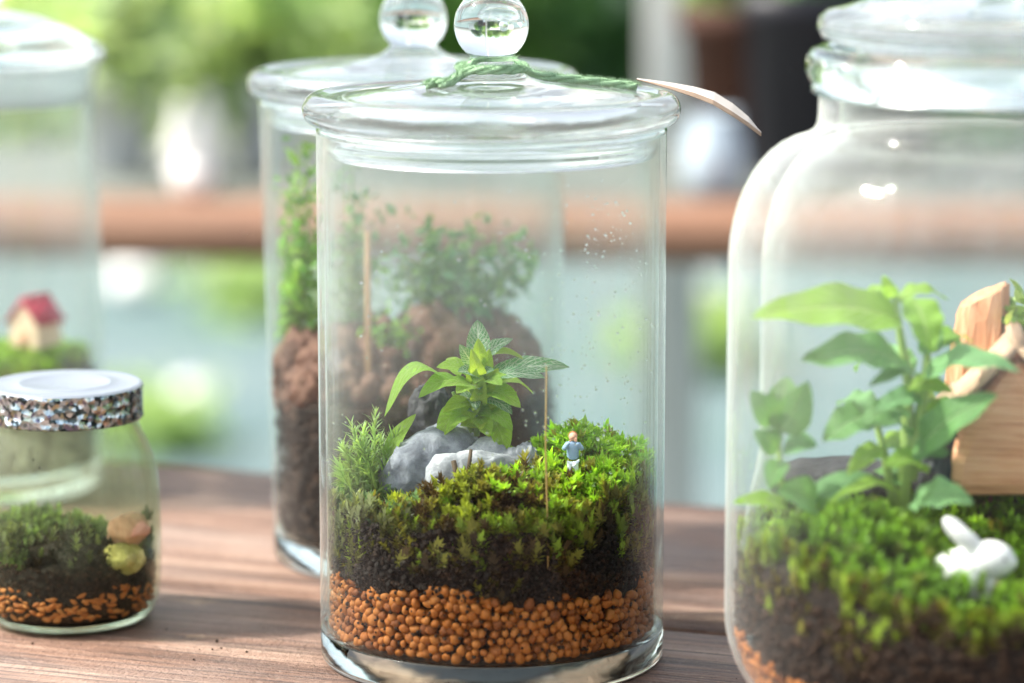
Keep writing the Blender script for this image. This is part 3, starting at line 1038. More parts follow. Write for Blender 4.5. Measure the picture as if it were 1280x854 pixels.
moss_patch('moss_cushion', (C0.x, C0.y, 0), 'low dark moss behind the stone under the white-veined plant', h0, back_reg, 600, 0.0555, 0.0042, lambda x, y: (DEEP * .7 + OLIVE * .3) * random.uniform(.6, 1.2), 14)

# spiky sprigs at the left (needle-leaved)
sp = empty('moss_sprig', at(462, 600, C0.y - 0.012))
tag(sp, 'spiky needle-leaved sprigs standing at the glass beside the grey stone', 'plant')
o0 = Vector(sp.location)
P, D, S, C = [], [], [], []
sprigs = [((455, 610), (440, 535)), ((465, 612), (468, 520)), ((448, 606), (432, 565)), ((475, 612), (492, 545)), ((468, 620), (505, 580)), ((458, 600), (455, 545)), ((480, 615), (478, 555)), ((440, 615), (428, 590)), ((470, 610), (452, 560))]
for i, (b_, tp_) in enumerate(sprigs):
    dy = random.uniform(-.008, .010)
    b3, t3 = at(*b_, C0.y - 0.012 + dy) - o0, at(*tp_, C0.y - 0.012 + dy + random.uniform(-.004, .006)) - o0
    MB().tube([b3, (b3 + t3) / 2 + Vector((0.0006, 0, 0)), t3], [0.0006, 0.0005, 0.0003], 6).build('stem', M['stem'], sp)
    d = t3 - b3
    A, D, S, C = [], [], [], []
    for k in range(7):
        A.append(b3 + d * (k / 7.0)); D.append(d.normalized() + Vector((random.gauss(0, .1), random.gauss(0, .1), 0)))
        S.append(0.0062 * (1.1 - .05 * k)); C.append((GREY * .8 + GREEN * .45) * random.uniform(.7, 1.3))
    me = shoots('needles', np.array([tuple(q) for q in A]), np.array([tuple(q) for q in D]), np.array(S), np.array(C), M['moss'], 14, 1.0, 0.95, 0.075)
    link('needles', me, sp)

# stones
def stone(name, px, py, Y, size, label, m, seed, rot=0.0, sub=5, **kw):
    o = link(name, rock_mesh(name, m, size, sub, seed, **kw), None, at(px, py, Y), (0, 0, rot))
    return tag(o, label, 'stone')


stone('grey_stone', 545, 602, C0.y - 0.003, (0.0195, 0.014, 0.0215), 'dark grey rough stone sloping up under the white-veined plant', M['stone_grey'], 3, 0.4, amp=.3, freq=1.1, ridge=.12)
stone('pale_stone', 604, 607, C0.y - 0.012, (0.0165, 0.009, 0.0165), 'pale whitish stone with craggy peaks in front of the plant stem', M['stone_pale'], 12, 0.2, amp=.42, freq=1.2, ridge=.13)
stone('pale_stone', 652, 594, C0.y - 0.010, (0.0065, 0.007, 0.0115), 'small peaked pale stone between the craggy stone and the moss mound', M['stone_pale'], 5, 1.0, amp=.45, freq=1.2, ridge=.2)
stone('black_stone', 540, 520, C0.y + 0.014, (0.0075, 0.006, 0.011), 'small black stone upright behind the white-veined plant', M['stone_dark'], 8, 0.0)

# the white-veined plant
pl0 = empty('veined_plant', at(592, 535, C0.y))
tag(pl0, 'small fresh green plant with white-veined leaves on top of the stone', 'plant')
PO = Vector(pl0.location)


def lp(px, py, dy=0.0): return at(px, py, C0.y + dy) - PO


MB().tube([lp(596, 545), lp(594, 510), lp(598, 475), lp(599, 445)], [0.0010, 0.0011, 0.0010, 0.0007], 8).build('stem', M['stem'], pl0)
MB().tube([lp(590, 540, -.001), lp(578, 515, -.002), lp(566, 490, -.003)], [0.0009, 0.0008, 0.0006], 8).build('stem', M['stem'], pl0)
MB().tube([lp(602, 540, -.001), lp(616, 512, -.002), lp(630, 492, -.003)], [0.0009, 0.0008, 0.0006], 8).build('stem', M['stem'], pl0)
# base px, tip px, base dy, tip dy, width m, material, up, arch, fold
L0 = [
    ((598, 452), (597, 400), 0.000, 0.004, 0.0088, 'fittonia', (0.1, -1, 0.1), 0.05, 0.2),
    ((600, 452), (640, 422), 0.001, 0.003, 0.0072, 'fittonia', (0, -.5, 1), 0.1, 0.2),
    ((592, 455), (575, 432), 0.000, -0.006, 0.0055, 'fittonia', (-.3, -1, .5), 0.1, 0.2),
    ((600, 455), (598, 425), -.002, -0.007, 0.0060, 'fittonia_young', (0, -1, .4), 0.15, 0.3),
    ((603, 458), (655, 443), 0.001, -0.002, 0.0060, 'fittonia_young', (0, -.3, 1), 0.25, 0.25),
    ((612, 468), (711, 456), -.002, -0.006, 0.0105, 'fittonia', (0.05, -.62, 1), 0.06, 0.12),
    ((615, 472), (680, 470), -.004, -0.014, 0.0085, 'fittonia', (0, -.5, 1), 0.08, 0.15),
    ((560, 476), (478, 500), -.002, -0.012, 0.0100, 'fittonia_mid', (-.2, -.3, 1), 0.42, -0.1),
    ((575, 478), (524, 492), -.004, -0.012, 0.0086, 'fittonia_mid', (0, -.6, 1), 0.2, 0.15),
    ((588, 470), (548, 456), -.003, -0.008, 0.0080, 'fittonia_mid', (-.2, -.7, 1), 0.15, 0.2),
    ((594, 478), (575, 462), -.004, -0.013, 0.0080, 'fittonia', (0, -.8, 1), 0.15, 0.2),
    ((596, 485), (572, 488), -.005, -0.016, 0.0090, 'fittonia_mid', (0, -.7, 1), 0.15, 0.2),
    ((603, 482), (626, 478), -.004, -0.015, 0.0080, 'fittonia_mid', (0.1, -.8, 1), 0.15, 0.2),
    ((608, 490), (650, 506), -.004, -0.014, 0.0090, 'fittonia_mid', (0.2, -.8, 1), 0.15, 0.2),
    ((606, 500), (640, 515), -.004, -0.012, 0.0075, 'fittonia', (0.1, -.5, 1), 0.15, 0.2),
    ((584, 510), (546, 545), -.004, -0.012, 0.0098, 'fittonia_mid', (-.3, -.9, .6), 0.2, 0.15),
    ((618, 525), (632, 568), -.003, -0.010, 0.0085, 'fittonia_mid', (.3, -1, .4), 0.15, 0.2),
    ((596, 500), (580, 530), -.005, -0.011, 0.0070, 'fittonia_young', (-.2, -1, .5), 0.15, 0.2),
    ((602, 470), (612, 438), -.001, -0.005, 0.0055, 'fittonia_young', (0.3, -1, .4), 0.15, 0.3),
    ((592, 472), (570, 452), 0.001, 0.006, 0.0070, 'fittonia_mid', (-.2, -.2, 1), 0.15, 0.2),
    ((618, 480), (668, 488), 0.002, 0.008, 0.0080, 'fittonia_mid', (0, -.2, 1), 0.15, 0.2),
    ((588, 492), (558, 478), -.006, -0.015, 0.0075, 'fittonia_mid', (-.1, -.7, 1), 0.2, 0.2),
    ((606, 488), (636, 470), -.004, -0.010, 0.0070, 'fittonia_mid', (.1, -.7, 1), 0.2, 0.2),
    ((600, 470), (590, 440), -.003, -0.012, 0.0058, 'fittonia_young', (-.1, -1, .4), 0.2, 0.3),
    ((610, 515), (640, 535), -.005, -0.013, 0.0075, 'fittonia_mid', (.1, -.8, .8), 0.2, 0.2),
    ((586, 520), (562, 530), -.006, -0.014, 0.0072, 'fittonia_mid', (-.1, -.8, .8), 0.2, 0.2),
    ((598, 505), (604, 475), -.006, -0.012, 0.0062, 'fittonia_young', (0, -1, .3), 0.2, 0.3),
    ((590, 505), (555, 512), -.005, -0.013, 0.0075, 'fittonia_young', (-.1, -.7, 1), 0.15, 0.2),
    ((604, 505), (646, 488), -.002, 0.002, 0.0075, 'fittonia_young', (.1, -.7, 1), 0.15, 0.2),
    ((598, 520), (612, 545), -.006, -0.012, 0.0070, 'fittonia_mid', (.2, -1, .5), 0.15, 0.2),
    ((594, 490), (590, 455), -.004, -0.010, 0.0062, 'fittonia_young', (-.1, -1, .3), 0.15, 0.25),
    ((600, 495), (622, 462), -.003, -0.008, 0.0062, 'fittonia_young', (.1, -1, .3), 0.15, 0.25),
    ((575, 470), (560, 445), 0.002, 0.010, 0.0060, 'fittonia_mid', (-.2, -.2, 1), 0.15, 0.2),
]
for b_, tp_, d0, d1, wd, mm, up, ar, fo in L0:
    link('leaf', leaf_mesh('leaf', lp(*b_, d0), lp(*tp_, d1), wd * 0.90, M[mm], up, ar, fo), pl0)
for k in range(20):
    ang = k * 2.4
    ph_ = random.uniform(0.2, 1.0)
    bx, by = 597 + random.uniform(-7, 7), 478 + (k % 5) * 14
    ln = random.uniform(26, 42)
    tx, ty = bx + math.cos(ang) * ln * ph_ * 1.15, by - random.uniform(-8, 26) * (1 if k % 3 else .2)
    dd = -.004 - abs(math.sin(ang)) * .009 if k % 4 else .006
    link('leaf', leaf_mesh('leaf', lp(bx, by, -.002), lp(tx, ty, dd), random.uniform(.0050, .0072), M[('fittonia_mid', 'fittonia_young', 'fittonia')[k % 3]], (math.cos(ang) * .2, -.8, .8), .18, .22), pl0)
# stray sprout at the left
sp2 = empty('sprout', at(492, 590, C0.y - 0.006))
tag(sp2, 'single pointed green sprout between spiky sprigs and grey stone', 'plant')
q0 = Vector(sp2.location)
MB().tube([at(490, 610, C0.y - .006) - q0, at(488, 575, C0.y - .006) - q0, at(497, 540, C0.y - .006) - q0], [.0006, .0005, .0004], 6).build('stem', M['stem'], sp2)
for b_, tp_, d_ in (((486, 575), (517, 518), 0), ((488, 580), (500, 545), -.004)):
    link('leaf', leaf_mesh('leaf', at(*b_, C0.y - .006) - q0, at(*tp_, C0.y - .010 + d_) - q0, 0.0058, M['fittonia_mid'], (-.5, -1, .4), .12, .3), sp2)

# stalks
def stalk(name, pts, r, m, label, Y):
    b = at(*pts[0], Y)
    o = MB().tube([at(*p, Y) - b for p in pts], r, 7).build(name, m, None, True, b)
    return tag(o, label, 'stalk')


stalk('twig', [(588, 612), (586, 585), (589, 562)], [.0009, .0008, .0006], M['twig'], 'short brown twig standing in front of the pale stone under the plant', C0.y - 0.026)
stalk('twig', [(577, 640), (572, 600), (567, 576)], [.0011, .0010, .0009], M['twig'], 'stubby mossy brown twig lower down beside the pale stone', C0.y - 0.032)
stalk('straw', [(685, 712), (684, 640), (682, 560), (683, 458)], [.0003, .00032, .0003, .0002], M['straw'], 'thin upright yellow straw standing against the glass near the figurine', C0.y - 0.0522)

# tiny figurine
fgp = at(716, 608, C0.y - 0.031)
fig = empty('person_figurine', fgp)
tag(fig, 'tiny model person in blue jacket and white trousers with arms raised to the face', 'figurine')
M['f_blue'] = m_plain('blue_jacket', (0.22, 0.34, 0.50), (0.28, 0.40, 0.55), 400, .6)
M['f_white'] = m_plain('pale_trousers', (0.74, 0.80, 0.86), (0.62, 0.69, 0.76), 400, .6)
M['f_skin'] = m_plain('painted_skin', (0.75, 0.42, 0.3), (0.7, 0.36, 0.24), 400, .5)
M['f_hair'] = m_plain('ginger_hair', (0.6, 0.2, 0.07), (0.4, 0.12, 0.04), 400, .6)


def skin_body(name, pts, edges, m, parent, root=0, sub=2):
    me = bpy.data.meshes.new(name)
    me.from_pydata([p[0] for p in pts], edges, [])
    o = link(name, me, parent)
    sk = o.modifiers.new('skin', 'SKIN')
    sk.use_smooth_shade = True
    for i, p in enumerate(pts):
        me.skin_vertices[0].data[i].radius = p[1] if isinstance(p[1], tuple) else (p[1], p[1])
        me.skin_vertices[0].data[i].use_root = (i == root)
    o.modifiers.new('smooth', 'SUBSURF').levels = sub
    o.modifiers[-1].render_levels = sub
    me.materials.append(m)
    return o


u = 0.0185 / 8.0     # head height
H = lambda x, y, z: (x * u, y * u, z * u)
skin_like = [(H(0, 0, 3.9), (1.0 * u, .62 * u)), (H(0, 0, 4.9), (0.95 * u, .60 * u)), (H(0, 0.05, 6.1), (1.0 * u, .6 * u)), (H(0.05, 0, 6.65), .26 * u),
             (H(-.85, -.05, 6.25), .42 * u), (H(-1.35, -.75, 5.6), .36 * u), (H(-.55, -1.1, 6.7), .28 * u),
             (H(.85, -.05, 6.25), .42 * u), (H(1.35, -.75, 5.6), .36 * u), (H(.55, -1.1, 6.7), .28 * u)]
skin_body('jacket', skin_like, [(0, 1), (1, 2), (2, 3), (2, 4), (4, 5), (5, 6), (2, 7), (7, 8), (8, 9)], M['f_blue'], fig)
skin_body('trousers', [(H(0, 0, 4.1), (.9 * u, .6 * u)), (H(-.36, 0, 3.6), .52 * u), (H(-.40, -.1, 2.0), .46 * u), (H(-.40, 0, 0.4), .4 * u), (H(-.42, -.4, .15), .22 * u),
                       (H(.36, 0, 3.6), .52 * u), (H(.40, -.1, 2.0), .46 * u), (H(.42, 0, .4), .4 * u), (H(.44, -.4, .15), .22 * u)],
          [(0, 1), (1, 2), (2, 3), (3, 4), (0, 5), (5, 6), (6, 7), (7, 8)], M['f_white'], fig)
hd = MB()
vs, fs = ico(3)
hd.add([Vector((v.x * .62 * u, v.y * .62 * u - (0.12 * u if (v.y < -.85 and abs(v.z + .05) < .2) else 0), v.z * .66 * u + 7.4 * u)) for v in vs], fs)
hd.build('head', M['f_skin'], fig)
MB().add([Vector((v.x * .69 * u, max(v.y, -.30) * .69 * u + .04 * u, max(v.z, -.25 if v.y > .1 else .35) * .72 * u + 7.46 * u)) for v in vs], fs).build('hair', M['f_hair'], fig)
for sx in (-1, 1):
    hp = []
    hb = MB()
    hb.add([Vector((v.x * .17 * u + sx * .42 * u, v.y * .12 * u - 1.05 * u, v.z * .22 * u + 6.95 * u)) for v in lo_v.tolist() for v in [Vector(v)]], [tuple(f) for f in lo_f.tolist()])
    for k in range(4):
        hb.tube([H(sx * (.30 + .08 * k), -1.08, 7.05), H(sx * (.28 + .08 * k), -1.06, 7.28), H(sx * (.26 + .08 * k), -.95, 7.36 - .04 * abs(k - 1.5))], .045 * u, 5)
    hb.tube([H(sx * .34, -1.05, 6.9), H(sx * .2, -1.1, 7.05), H(sx * .16, -1.05, 7.15)], .05 * u, 5)
    hb.build('hand', M['f_skin'], fig)

# droplets on the inside of the focused jar
DN = 620
a = np.concatenate([rng.normal(5.35, .26, DN * 2 // 3), rng.uniform(PI, 2 * PI, DN - DN * 2 // 3)])
z = rng.uniform(0.07, 0.172, DN)
ps_ = rng.uniform(.5, 1.3, DN) ** 2.6 * 0.00026
Pd = np.stack([0.0572 * np.cos(a), 0.0572 * np.sin(a), z], 1)
o = link('droplets', pebble_mass('droplets', Pd, ps_, M['drop'], None, True), jar0)
o['kind'] = 'stuff'

# ------------------------------------------------------------------ green yarn and paper tag on the lid
yarn_m = NT('green_yarn')
yn = yarn_m.noise(900, 4, .7)
M['yarn'] = yarn_m.finish(yarn_m.principled(yarn_m.mix(yn, (0.24, 0.44, 0.24), (0.50, 0.66, 0.44)), 0.9, 0.2, yarn_m.bump(yn, 1.0, 0.001)))
LZ = 0.1857


def lidz(r):      # top surface of the domed lid
    tb = [(0, .0217), (.0088, .0200), (.0105, .0180), (.0135, .0160), (.019, .0144), (.028, .0132), (.040, .0118), (.050, .0104), (.0545, .0098), (.0566, .0102), (.0592, .0110), (.063, .0094), (.0644, .0056)]
    for (a_, za), (b_, zb) in zip(tb, tb[1:]):
        if r <= b_: return LZ + za + (zb - za) * (r - a_) / (b_ - a_)
    return LZ + .0054


ypts = []
loose = [(-0.0215, -0.016), (-0.0185, -0.0135), (-0.0160, -0.0165), (-0.0130, -0.0130), (-0.0105, -0.0085)]
for x, y in loose: ypts.append((x, y))
for k in range(15):
    aa = R(220 - k * 26)
    ypts.append((0.0106 * math.cos(aa), 0.0106 * math.sin(aa)))
for x, y in [(0.0150, 0.0040), (0.022, 0.0110), (0.030, 0.0150), (0.038, 0.0170), (0.045, 0.0180), (0.0505, 0.0185)]: ypts.append((x, y))
fine = []
for i in range(len(ypts) - 1):
    for k in range(6):
        f = k / 6
        p0 = Vector(ypts[max(i - 1, 0)]); p1 = Vector(ypts[i]); p2 = Vector(ypts[i + 1]); p3 = Vector(ypts[min(i + 2, len(ypts) - 1)])
        c = 0.5 * ((2 * p1) + (p2 - p0) * f + (2 * p0 - 5 * p1 + 4 * p2 - p3) * f * f + (3 * p1 - p0 - 3 * p2 + p3) * f ** 3)
        fine.append(c)
yr = 0.0015
cl = [Vector((p.x, p.y, lidz(p.length) + yr * 0.9)) for p in fine]
yb = MB()
for ply in range(3):
    pp, rr = [], []
    for i, p in enumerate(cl):
        ang = i * 0.3 + ply * 2 * PI / 3
        tdir = (cl[min(i + 1, len(cl) - 1)] - cl[max(i - 1, 0)]).normalized()
        s_ = tdir.cross(Vector((0, 0, 1))).normalized()
        n_ = s_.cross(tdir)
        pp.append(p + (s_ * math.cos(ang) + n_ * math.sin(ang)) * yr * 0.5 + Vector((random.gauss(0, .00012), random.gauss(0, .00012), 0)))
        rr.append(yr * 0.62 * random.uniform(.85, 1.2))
    yb.tube(pp, rr, 7)
yarn = yb.build('yarn', M['yarn'], None, True, (C0.x, C0.y, 0))
tag(yarn, 'fuzzy green yarn tied round the knob and trailing over the domed lid', 'yarn')
fz = []
for i in range(13000):
    p = cl[random.randrange(len(cl))]
    d = Vector((random.gauss(0, 1), random.gauss(0, 1), abs(random.gauss(0, 1)))).normalized()
    fz.append((p + d * yr * .8, d))
FP = np.array([tuple(p) for p, d in fz]); FD = np.array([tuple(d) for p, d in fz]); fs_ = np.cross(FD, rng.normal(0, 1, FD.shape)); fs_ /= np.linalg.norm(fs_, axis=1, keepdims=True)
fl = rng.uniform(.4, 1.3, (len(FP), 1)) * 0.0015
V = np.stack([FP - fs_ * .00007, FP + fs_ * .00007, FP + FD * fl + fs_ * fl * .3], 1).reshape(-1, 3)
o = link('fuzz', fast_mesh('fuzz', V, np.arange(len(V)).reshape(-1, 3), M['yarn']), yarn)
o['kind'] = 'stuff'
# tag: a curled paper strip hanging over the rim
M['paper'] = m_plain('pale_paper', (0.56, 0.51, 0.47), (0.46, 0.42, 0.36), 120, .7, bump=.1)
M['paper_edge'] = m_plain('brown_paper_edge', (0.34, 0.25, 0.18), (0.28, 0.20, 0.14), 60, .7)
tY = C0.y + 0.0185
cen = [(796, 99), (816, 102), (842, 107), (868, 113), (892, 121), (915, 135), (935, 150), (951, 166)]
wid = [0.0016, 0.0030, 0.0044, 0.0056, 0.0066, 0.0060, 0.0040, 0.0004]
org = at(796, 99, tY)
vs, fs = [], []
for i, ((px, py), wd) in enumerate(zip(cen, wid)):
    p = at(px, py, tY) - org
    roll = R(5 + i * 1.2)
    d = Vector((0.1, math.cos(roll), math.sin(roll)))
    for s_ in (-1, -.80, .2, 1):
        vs.append(p + d * wd * s_ + Vector((0, 0, -0.0011 * (s_ == -1) * min(1, i / 3) - .0004 * (s_ == 1))))
for i in range(len(cen) - 1):
    for j in range(3):
        fs.append((i * 4 + j, i * 4 + j + 1, i * 4 + 5 + j, i * 4 + 4 + j))
tg = MB().add(vs, fs).build('paper_tag', M['paper'], None, False, org)
for pi2, pg in enumerate(tg.data.polygons):
    if pi2 % 3 == 0: pg.material_index = 1
so = tg.modifiers.new('thickness', 'SOLIDIFY')
so.thickness = 0.0003
tg.data.materials.append(M['paper_edge'])
so.material_offset_rim = 1
tag(tg, 'pale curled paper tag on the yarn sticking out past the lid rim', 'tag')

# ------------------------------------------------------------------ contents: jar behind
def h1(x, y): return 0.066 + 0.010 * g2(x, y, 0.0, 0.0, 0.035, 0.035) + 0.003 * nz(x, y, 60, 2)


s1 = soil_body('soil', M['soil_brown'], (C1.x, C1.y, 0), 0.0530, 0.0125, h1, seed=2)
tag(s1, 'deep dark brown soil in the jar behind', 'soil', None, 'stuff')
grains('soil_crumbs', s1, 1500, 0.0537, 0.014, 0.066, M['soil'], 0.0022)
stone('reddish_rock', 575, 470, C1.y - 0.004, (0.026, 0.020, 0.026), 'large reddish brown rock in the jar behind, seen through the focused jar', M['rock_red'], 4, .3, amp=.35, ridge=.4)
stone('reddish_rock', 440, 480, C1.y - 0.012, (0.022, 0.018, 0.020), 'reddish brown rock lower at the left wall of the jar behind', M['rock_red'], 9, .9, amp=.35, ridge=.4)
stone('reddish_rock', 375, 478, C1.y - 0.008, (0.0095, 0.014, 0.018), 'pinkish rock pressed to the glass at the edge of the jar behind', M['rock_red'], 14, .2, amp=.3, ridge=.3)


Pq, Sq = [], []
for i in range(420):
    a_, q_ = 6.283 * random.random(), 0.050 * math.sqrt(random.random())
    Pq.append((q_ * math.cos(a_), q_ * math.sin(a_), 0.066 + 0.034 * random.random() ** 1.6 * (1 - (q_ / 0.06) ** 2) + .002)); Sq.append(random.uniform(.0012, .0042))
o = link('rubble', pebble_mass('rubble', np.array(Pq), np.array(Sq), M['rock_red'], None, True), None, (C1.x, C1.y, 0))
tag(o, 'broken reddish brown rubble heaped round the rocks in the jar behind', 'rubble', None, 'stuff')


def bushy(name, label, base, tips, Y, N, size, cols, spread=0.006):
    t = empty(name, at(*base, Y))
    tag(t, label, 'plant')
    o0 = Vector(t.location)
    P, C = [], []
    for (tx, ty, dy) in tips:
        tp = at(tx, ty, Y + dy) - o0
        mid = tp * .5 + Vector((random.uniform(-.004, .004), random.uniform(-.004, .004), 0))
        MB().tube([Vector((0, 0, -.004)), mid, tp], [.0008, .0006, .0003], 6).build('stem', M['stem'], t)
        for k in range(N // len(tips)):
            f = 0.25 + .75 * random.random()
            c = (mid * (f * 2) if f < .5 else mid + (tp - mid) * (f * 2 - 1))
            P.append(c + Vector((random.gauss(0, spread), random.gauss(0, spread), random.gauss(0, spread))))
            C.append(np.array(random.choice(cols)) * random.uniform(.8, 1.2))
    P = np.array([tuple(p) for p in P])
    cx = np.array([o0.x - C1.x, o0.y - C1.y])
    q = P[:, :2] + cx
    rr = np.hypot(q[:, 0], q[:, 1])
    f = np.minimum(1, 0.0515 / np.maximum(rr, 1e-6))
    P[:, :2] = q * f[:, None] - cx
    o = link('foliage', leaf_cards('foliage', P, size, np.array(C), M['moss'], 0.1, 0.62), t)
    o['kind'] = 'stuff'
    return t


BR = [(0.20, 0.46, 0.04), (0.28, 0.52, 0.06), (0.14, 0.36, 0.05)]
DK = [(0.08, 0.24, 0.08), (0.12, 0.30, 0.10), (0.16, 0.34, 0.10)]
bushy('climbing_plant', 'tall bright green small-leaved plant climbing the left wall of the jar behind', (368, 440), [(375, 180, -.004), (360, 235, -.006), (385, 210, 0), (365, 300, -.01), (380, 330, -.01), (360, 370, -.012), (392, 300, .004), (384, 180, .004)], C1.y + 0.004, 620, 0.0044, BR, 0.0030)
bushy('climbing_plant', 'dark green upright plant behind the tan stick in the jar behind', (445, 470), [(440, 200, 0), (450, 250, 0), (432, 300, .005), (448, 340, -.01), (430, 400, -.02)], C1.y + 0.012, 420, 0.0048, DK, 0.0036)
bushy('bushy_plant', 'rounded green bush on the reddish rock in the jar behind', (565, 400), [(500, 330, 0), (530, 295, 0), (565, 300, -.006), (600, 310, 0), (640, 325, -.004), (655, 320, 0), (520, 360, -.01), (600, 345, -.012), (560, 340, .01)], C1.y, 900, 0.0052, DK + [(0.2, 0.40, 0.08)], 0.0052)
bushy('bushy_plant', 'small yellow-green tuft beside the tan stick in the jar behind', (490, 440), [(480, 405, -.02), (500, 410, -.02), (470, 430, -.02), (492, 420, -.024)], C1.y, 160, 0.0044, BR, 0.0030)
b = at(461, 530, C1.y - 0.034)
o = MB().tube([Vector((0, 0, 0)), at(460, 400, C1.y - .034) - b, at(459, 290, C1.y - .032) - b], [.0013, .0012, .0011], 10).build('bamboo_stick', M['bamboo'], None, True, b)
tag(o, 'thin tan stick standing upright in the jar behind', 'stick')

# ------------------------------------------------------------------ contents: wide jar
def wall_r(z):      # inside radius of the wide jar at height z
    if z >= 0.0385: return RO - 0.003
    c = max(-1, min(1, (0.0385 - z) / 0.0380))
    return 0.046 + (RO - 0.046) * math.sqrt(max(0, 1 - c * c)) - 0.003


def hR(x, y):
    h = 0.0555 + 0.018 * g2(x, y, -0.045, -0.030, 0.024, 0.026) + 0.016 * g2(x, y, 0.01, 0.03, 0.07, 0.04) - 0.006 * g2(x, y, -0.01, -0.075, 0.06, 0.016)
    return h + 0.003 * nz(x, y, 55, 4)


prof = []
vsb, fsb = [], []
nA = 96
levels = [0.010, 0.014, 0.018, 0.023, 0.028, 0.034, 0.040, 0.046]
for zlev in levels:
    for k in range(nA):
        aa = 2 * PI * k / nA
        rr = wall_r(zlev) - 0.0012 - 0.0012 * max(0, mnoise.noise(Vector((math.cos(aa) * 9, math.sin(aa) * 9, zlev * 150))))
        vsb.append(Vector((rr * math.cos(aa), rr * math.sin(aa), zlev)))
for j in range(len(levels) - 1):
    for k in range(nA):
        k2 = (k + 1) % nA
        fsb.append((j * nA + k, j * nA + k2, (j + 1) * nA + k2, (j + 1) * nA + k))
pv_ = (len(levels) - 1) * nA
for i in range(0, 16):
    q = (RO - 0.005) * (1 - i / 16)
    st = len(vsb)
    for k in range(nA):
        aa = 2 * PI * k / nA
        x, y = q * math.cos(aa), q * math.sin(aa)
        vsb.append(Vector((x, y, hR(x, y) - 0.003)))
    for k in range(nA):
        k2 = (k + 1) % nA
        fsb.append((pv_ + k, pv_ + k2, st + k2, st + k))
    pv_ = st
st = len(vsb)
vsb.append(Vector((0, 0, hR(0, 0) - .003)))
for k in range(nA): fsb.append((pv_ + k, pv_ + (k + 1) % nA, st))
soilR = MB().add(vsb, fsb).build('soil', M['soil'], None, True, CR)
tag(soilR, 'dark soil under the moss in the wide jar', 'soil', None, 'stuff')
P = []
for i in range(1100):
    aa = rng.uniform(PI * .95, PI * 2.05)
    zz = rng.uniform(0.024, 0.052)
    P.append(((wall_r(zz) - .0012) * math.cos(aa), (wall_r(zz) - .0012) * math.sin(aa), zz))
o = link('soil_crumbs', pebble_mass('soil_crumbs', np.array(P), rng.uniform(.0005, .0016, len(P)), M['soil_brown']), soilR)
o['kind'] = 'stuff'
layR = empty('pebble_layer', CR)
tag(layR, 'orange clay pebbles at the rounded bottom of the wide jar', 'pebbles')
cand = []
for row in range(8):
    zz = 0.0085 + row * 0.0036
    n = int(2 * PI * wall_r(zz) / 0.0042)
    for k in range(n):
        aa = 2 * PI * (k + .5 * (row % 2)) / n + random.uniform(-.01, .01)
        z2 = zz + random.uniform(-.0007, .0007)
        if z2 > 0.0285 + 0.004 * math.sin(aa * 4 + 1) + random.uniform(-.001, .001): continue
        s_ = 0.0021 * random.uniform(.8, 1.15)
        r2 = wall_r(z2) - s_ * 0.7
        cand.append((r2 * math.cos(aa), r2 * math.sin(aa), z2, s_))
cand.sort(key=lambda q: (q[1] * 0.8 + q[0] * 0.6))
for i, (x, y, z_, s_) in enumerate(cand[:220]):
    link('pebble', pv[i % 6], layR, (x, y, z_), (random.uniform(-.5, .5), random.uniform(-.5, .5), random.uniform(0, 6.28)), (s_, s_, s_))
rest = cand[220:]
o = link('pebble_bed', pebble_mass('pebble_bed', np.array([q[:3] for q in rest]), np.array([q[3] for q in rest]), M['pebble']), layR)
o['kind'] = 'stuff'

wzR = lambda a, top: (0.0395 + 0.006 * math.sin(a * 6) + 0.004 * math.sin(a * 15), top + 0.002)
regA = lambda x, y: 1.0 if (x < -0.018 + 0.006 * math.sin(y * 90)) else 0.0
regB = lambda x, y: 1.0 - regA(x, y)
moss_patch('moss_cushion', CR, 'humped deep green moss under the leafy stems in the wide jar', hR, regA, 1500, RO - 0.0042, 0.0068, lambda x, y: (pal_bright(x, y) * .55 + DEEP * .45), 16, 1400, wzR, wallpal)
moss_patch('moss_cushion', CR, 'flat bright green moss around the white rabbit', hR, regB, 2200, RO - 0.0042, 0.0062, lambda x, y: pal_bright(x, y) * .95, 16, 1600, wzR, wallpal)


# rabbit
def lumps(name, parts, m, voxel, parent=None, loc=None):
    """several rounded forms fused to one continuous surface"""
    vs_, fs_2 = ico(3)
    mb = MB()
    for (c, s_, rot) in parts:
        q = Matrix.Rotation(rot, 3, 'Y')
        mb.add([q @ Vector((v.x * s_[0], v.y * s_[1], v.z * s_[2])) + Vector(c) for v in vs_], fs_2)
    o = mb.build(name, m, parent, True, loc)
    r_ = o.modifiers.new('fuse', 'REMESH')
    r_.mode = 'VOXEL'
    r_.voxel_size = voxel
    r_.use_smooth_shade = True
    s2 = o.modifiers.new('soft', 'SMOOTH')
    s2.iterations = 4
    s2.factor = .5
    return o


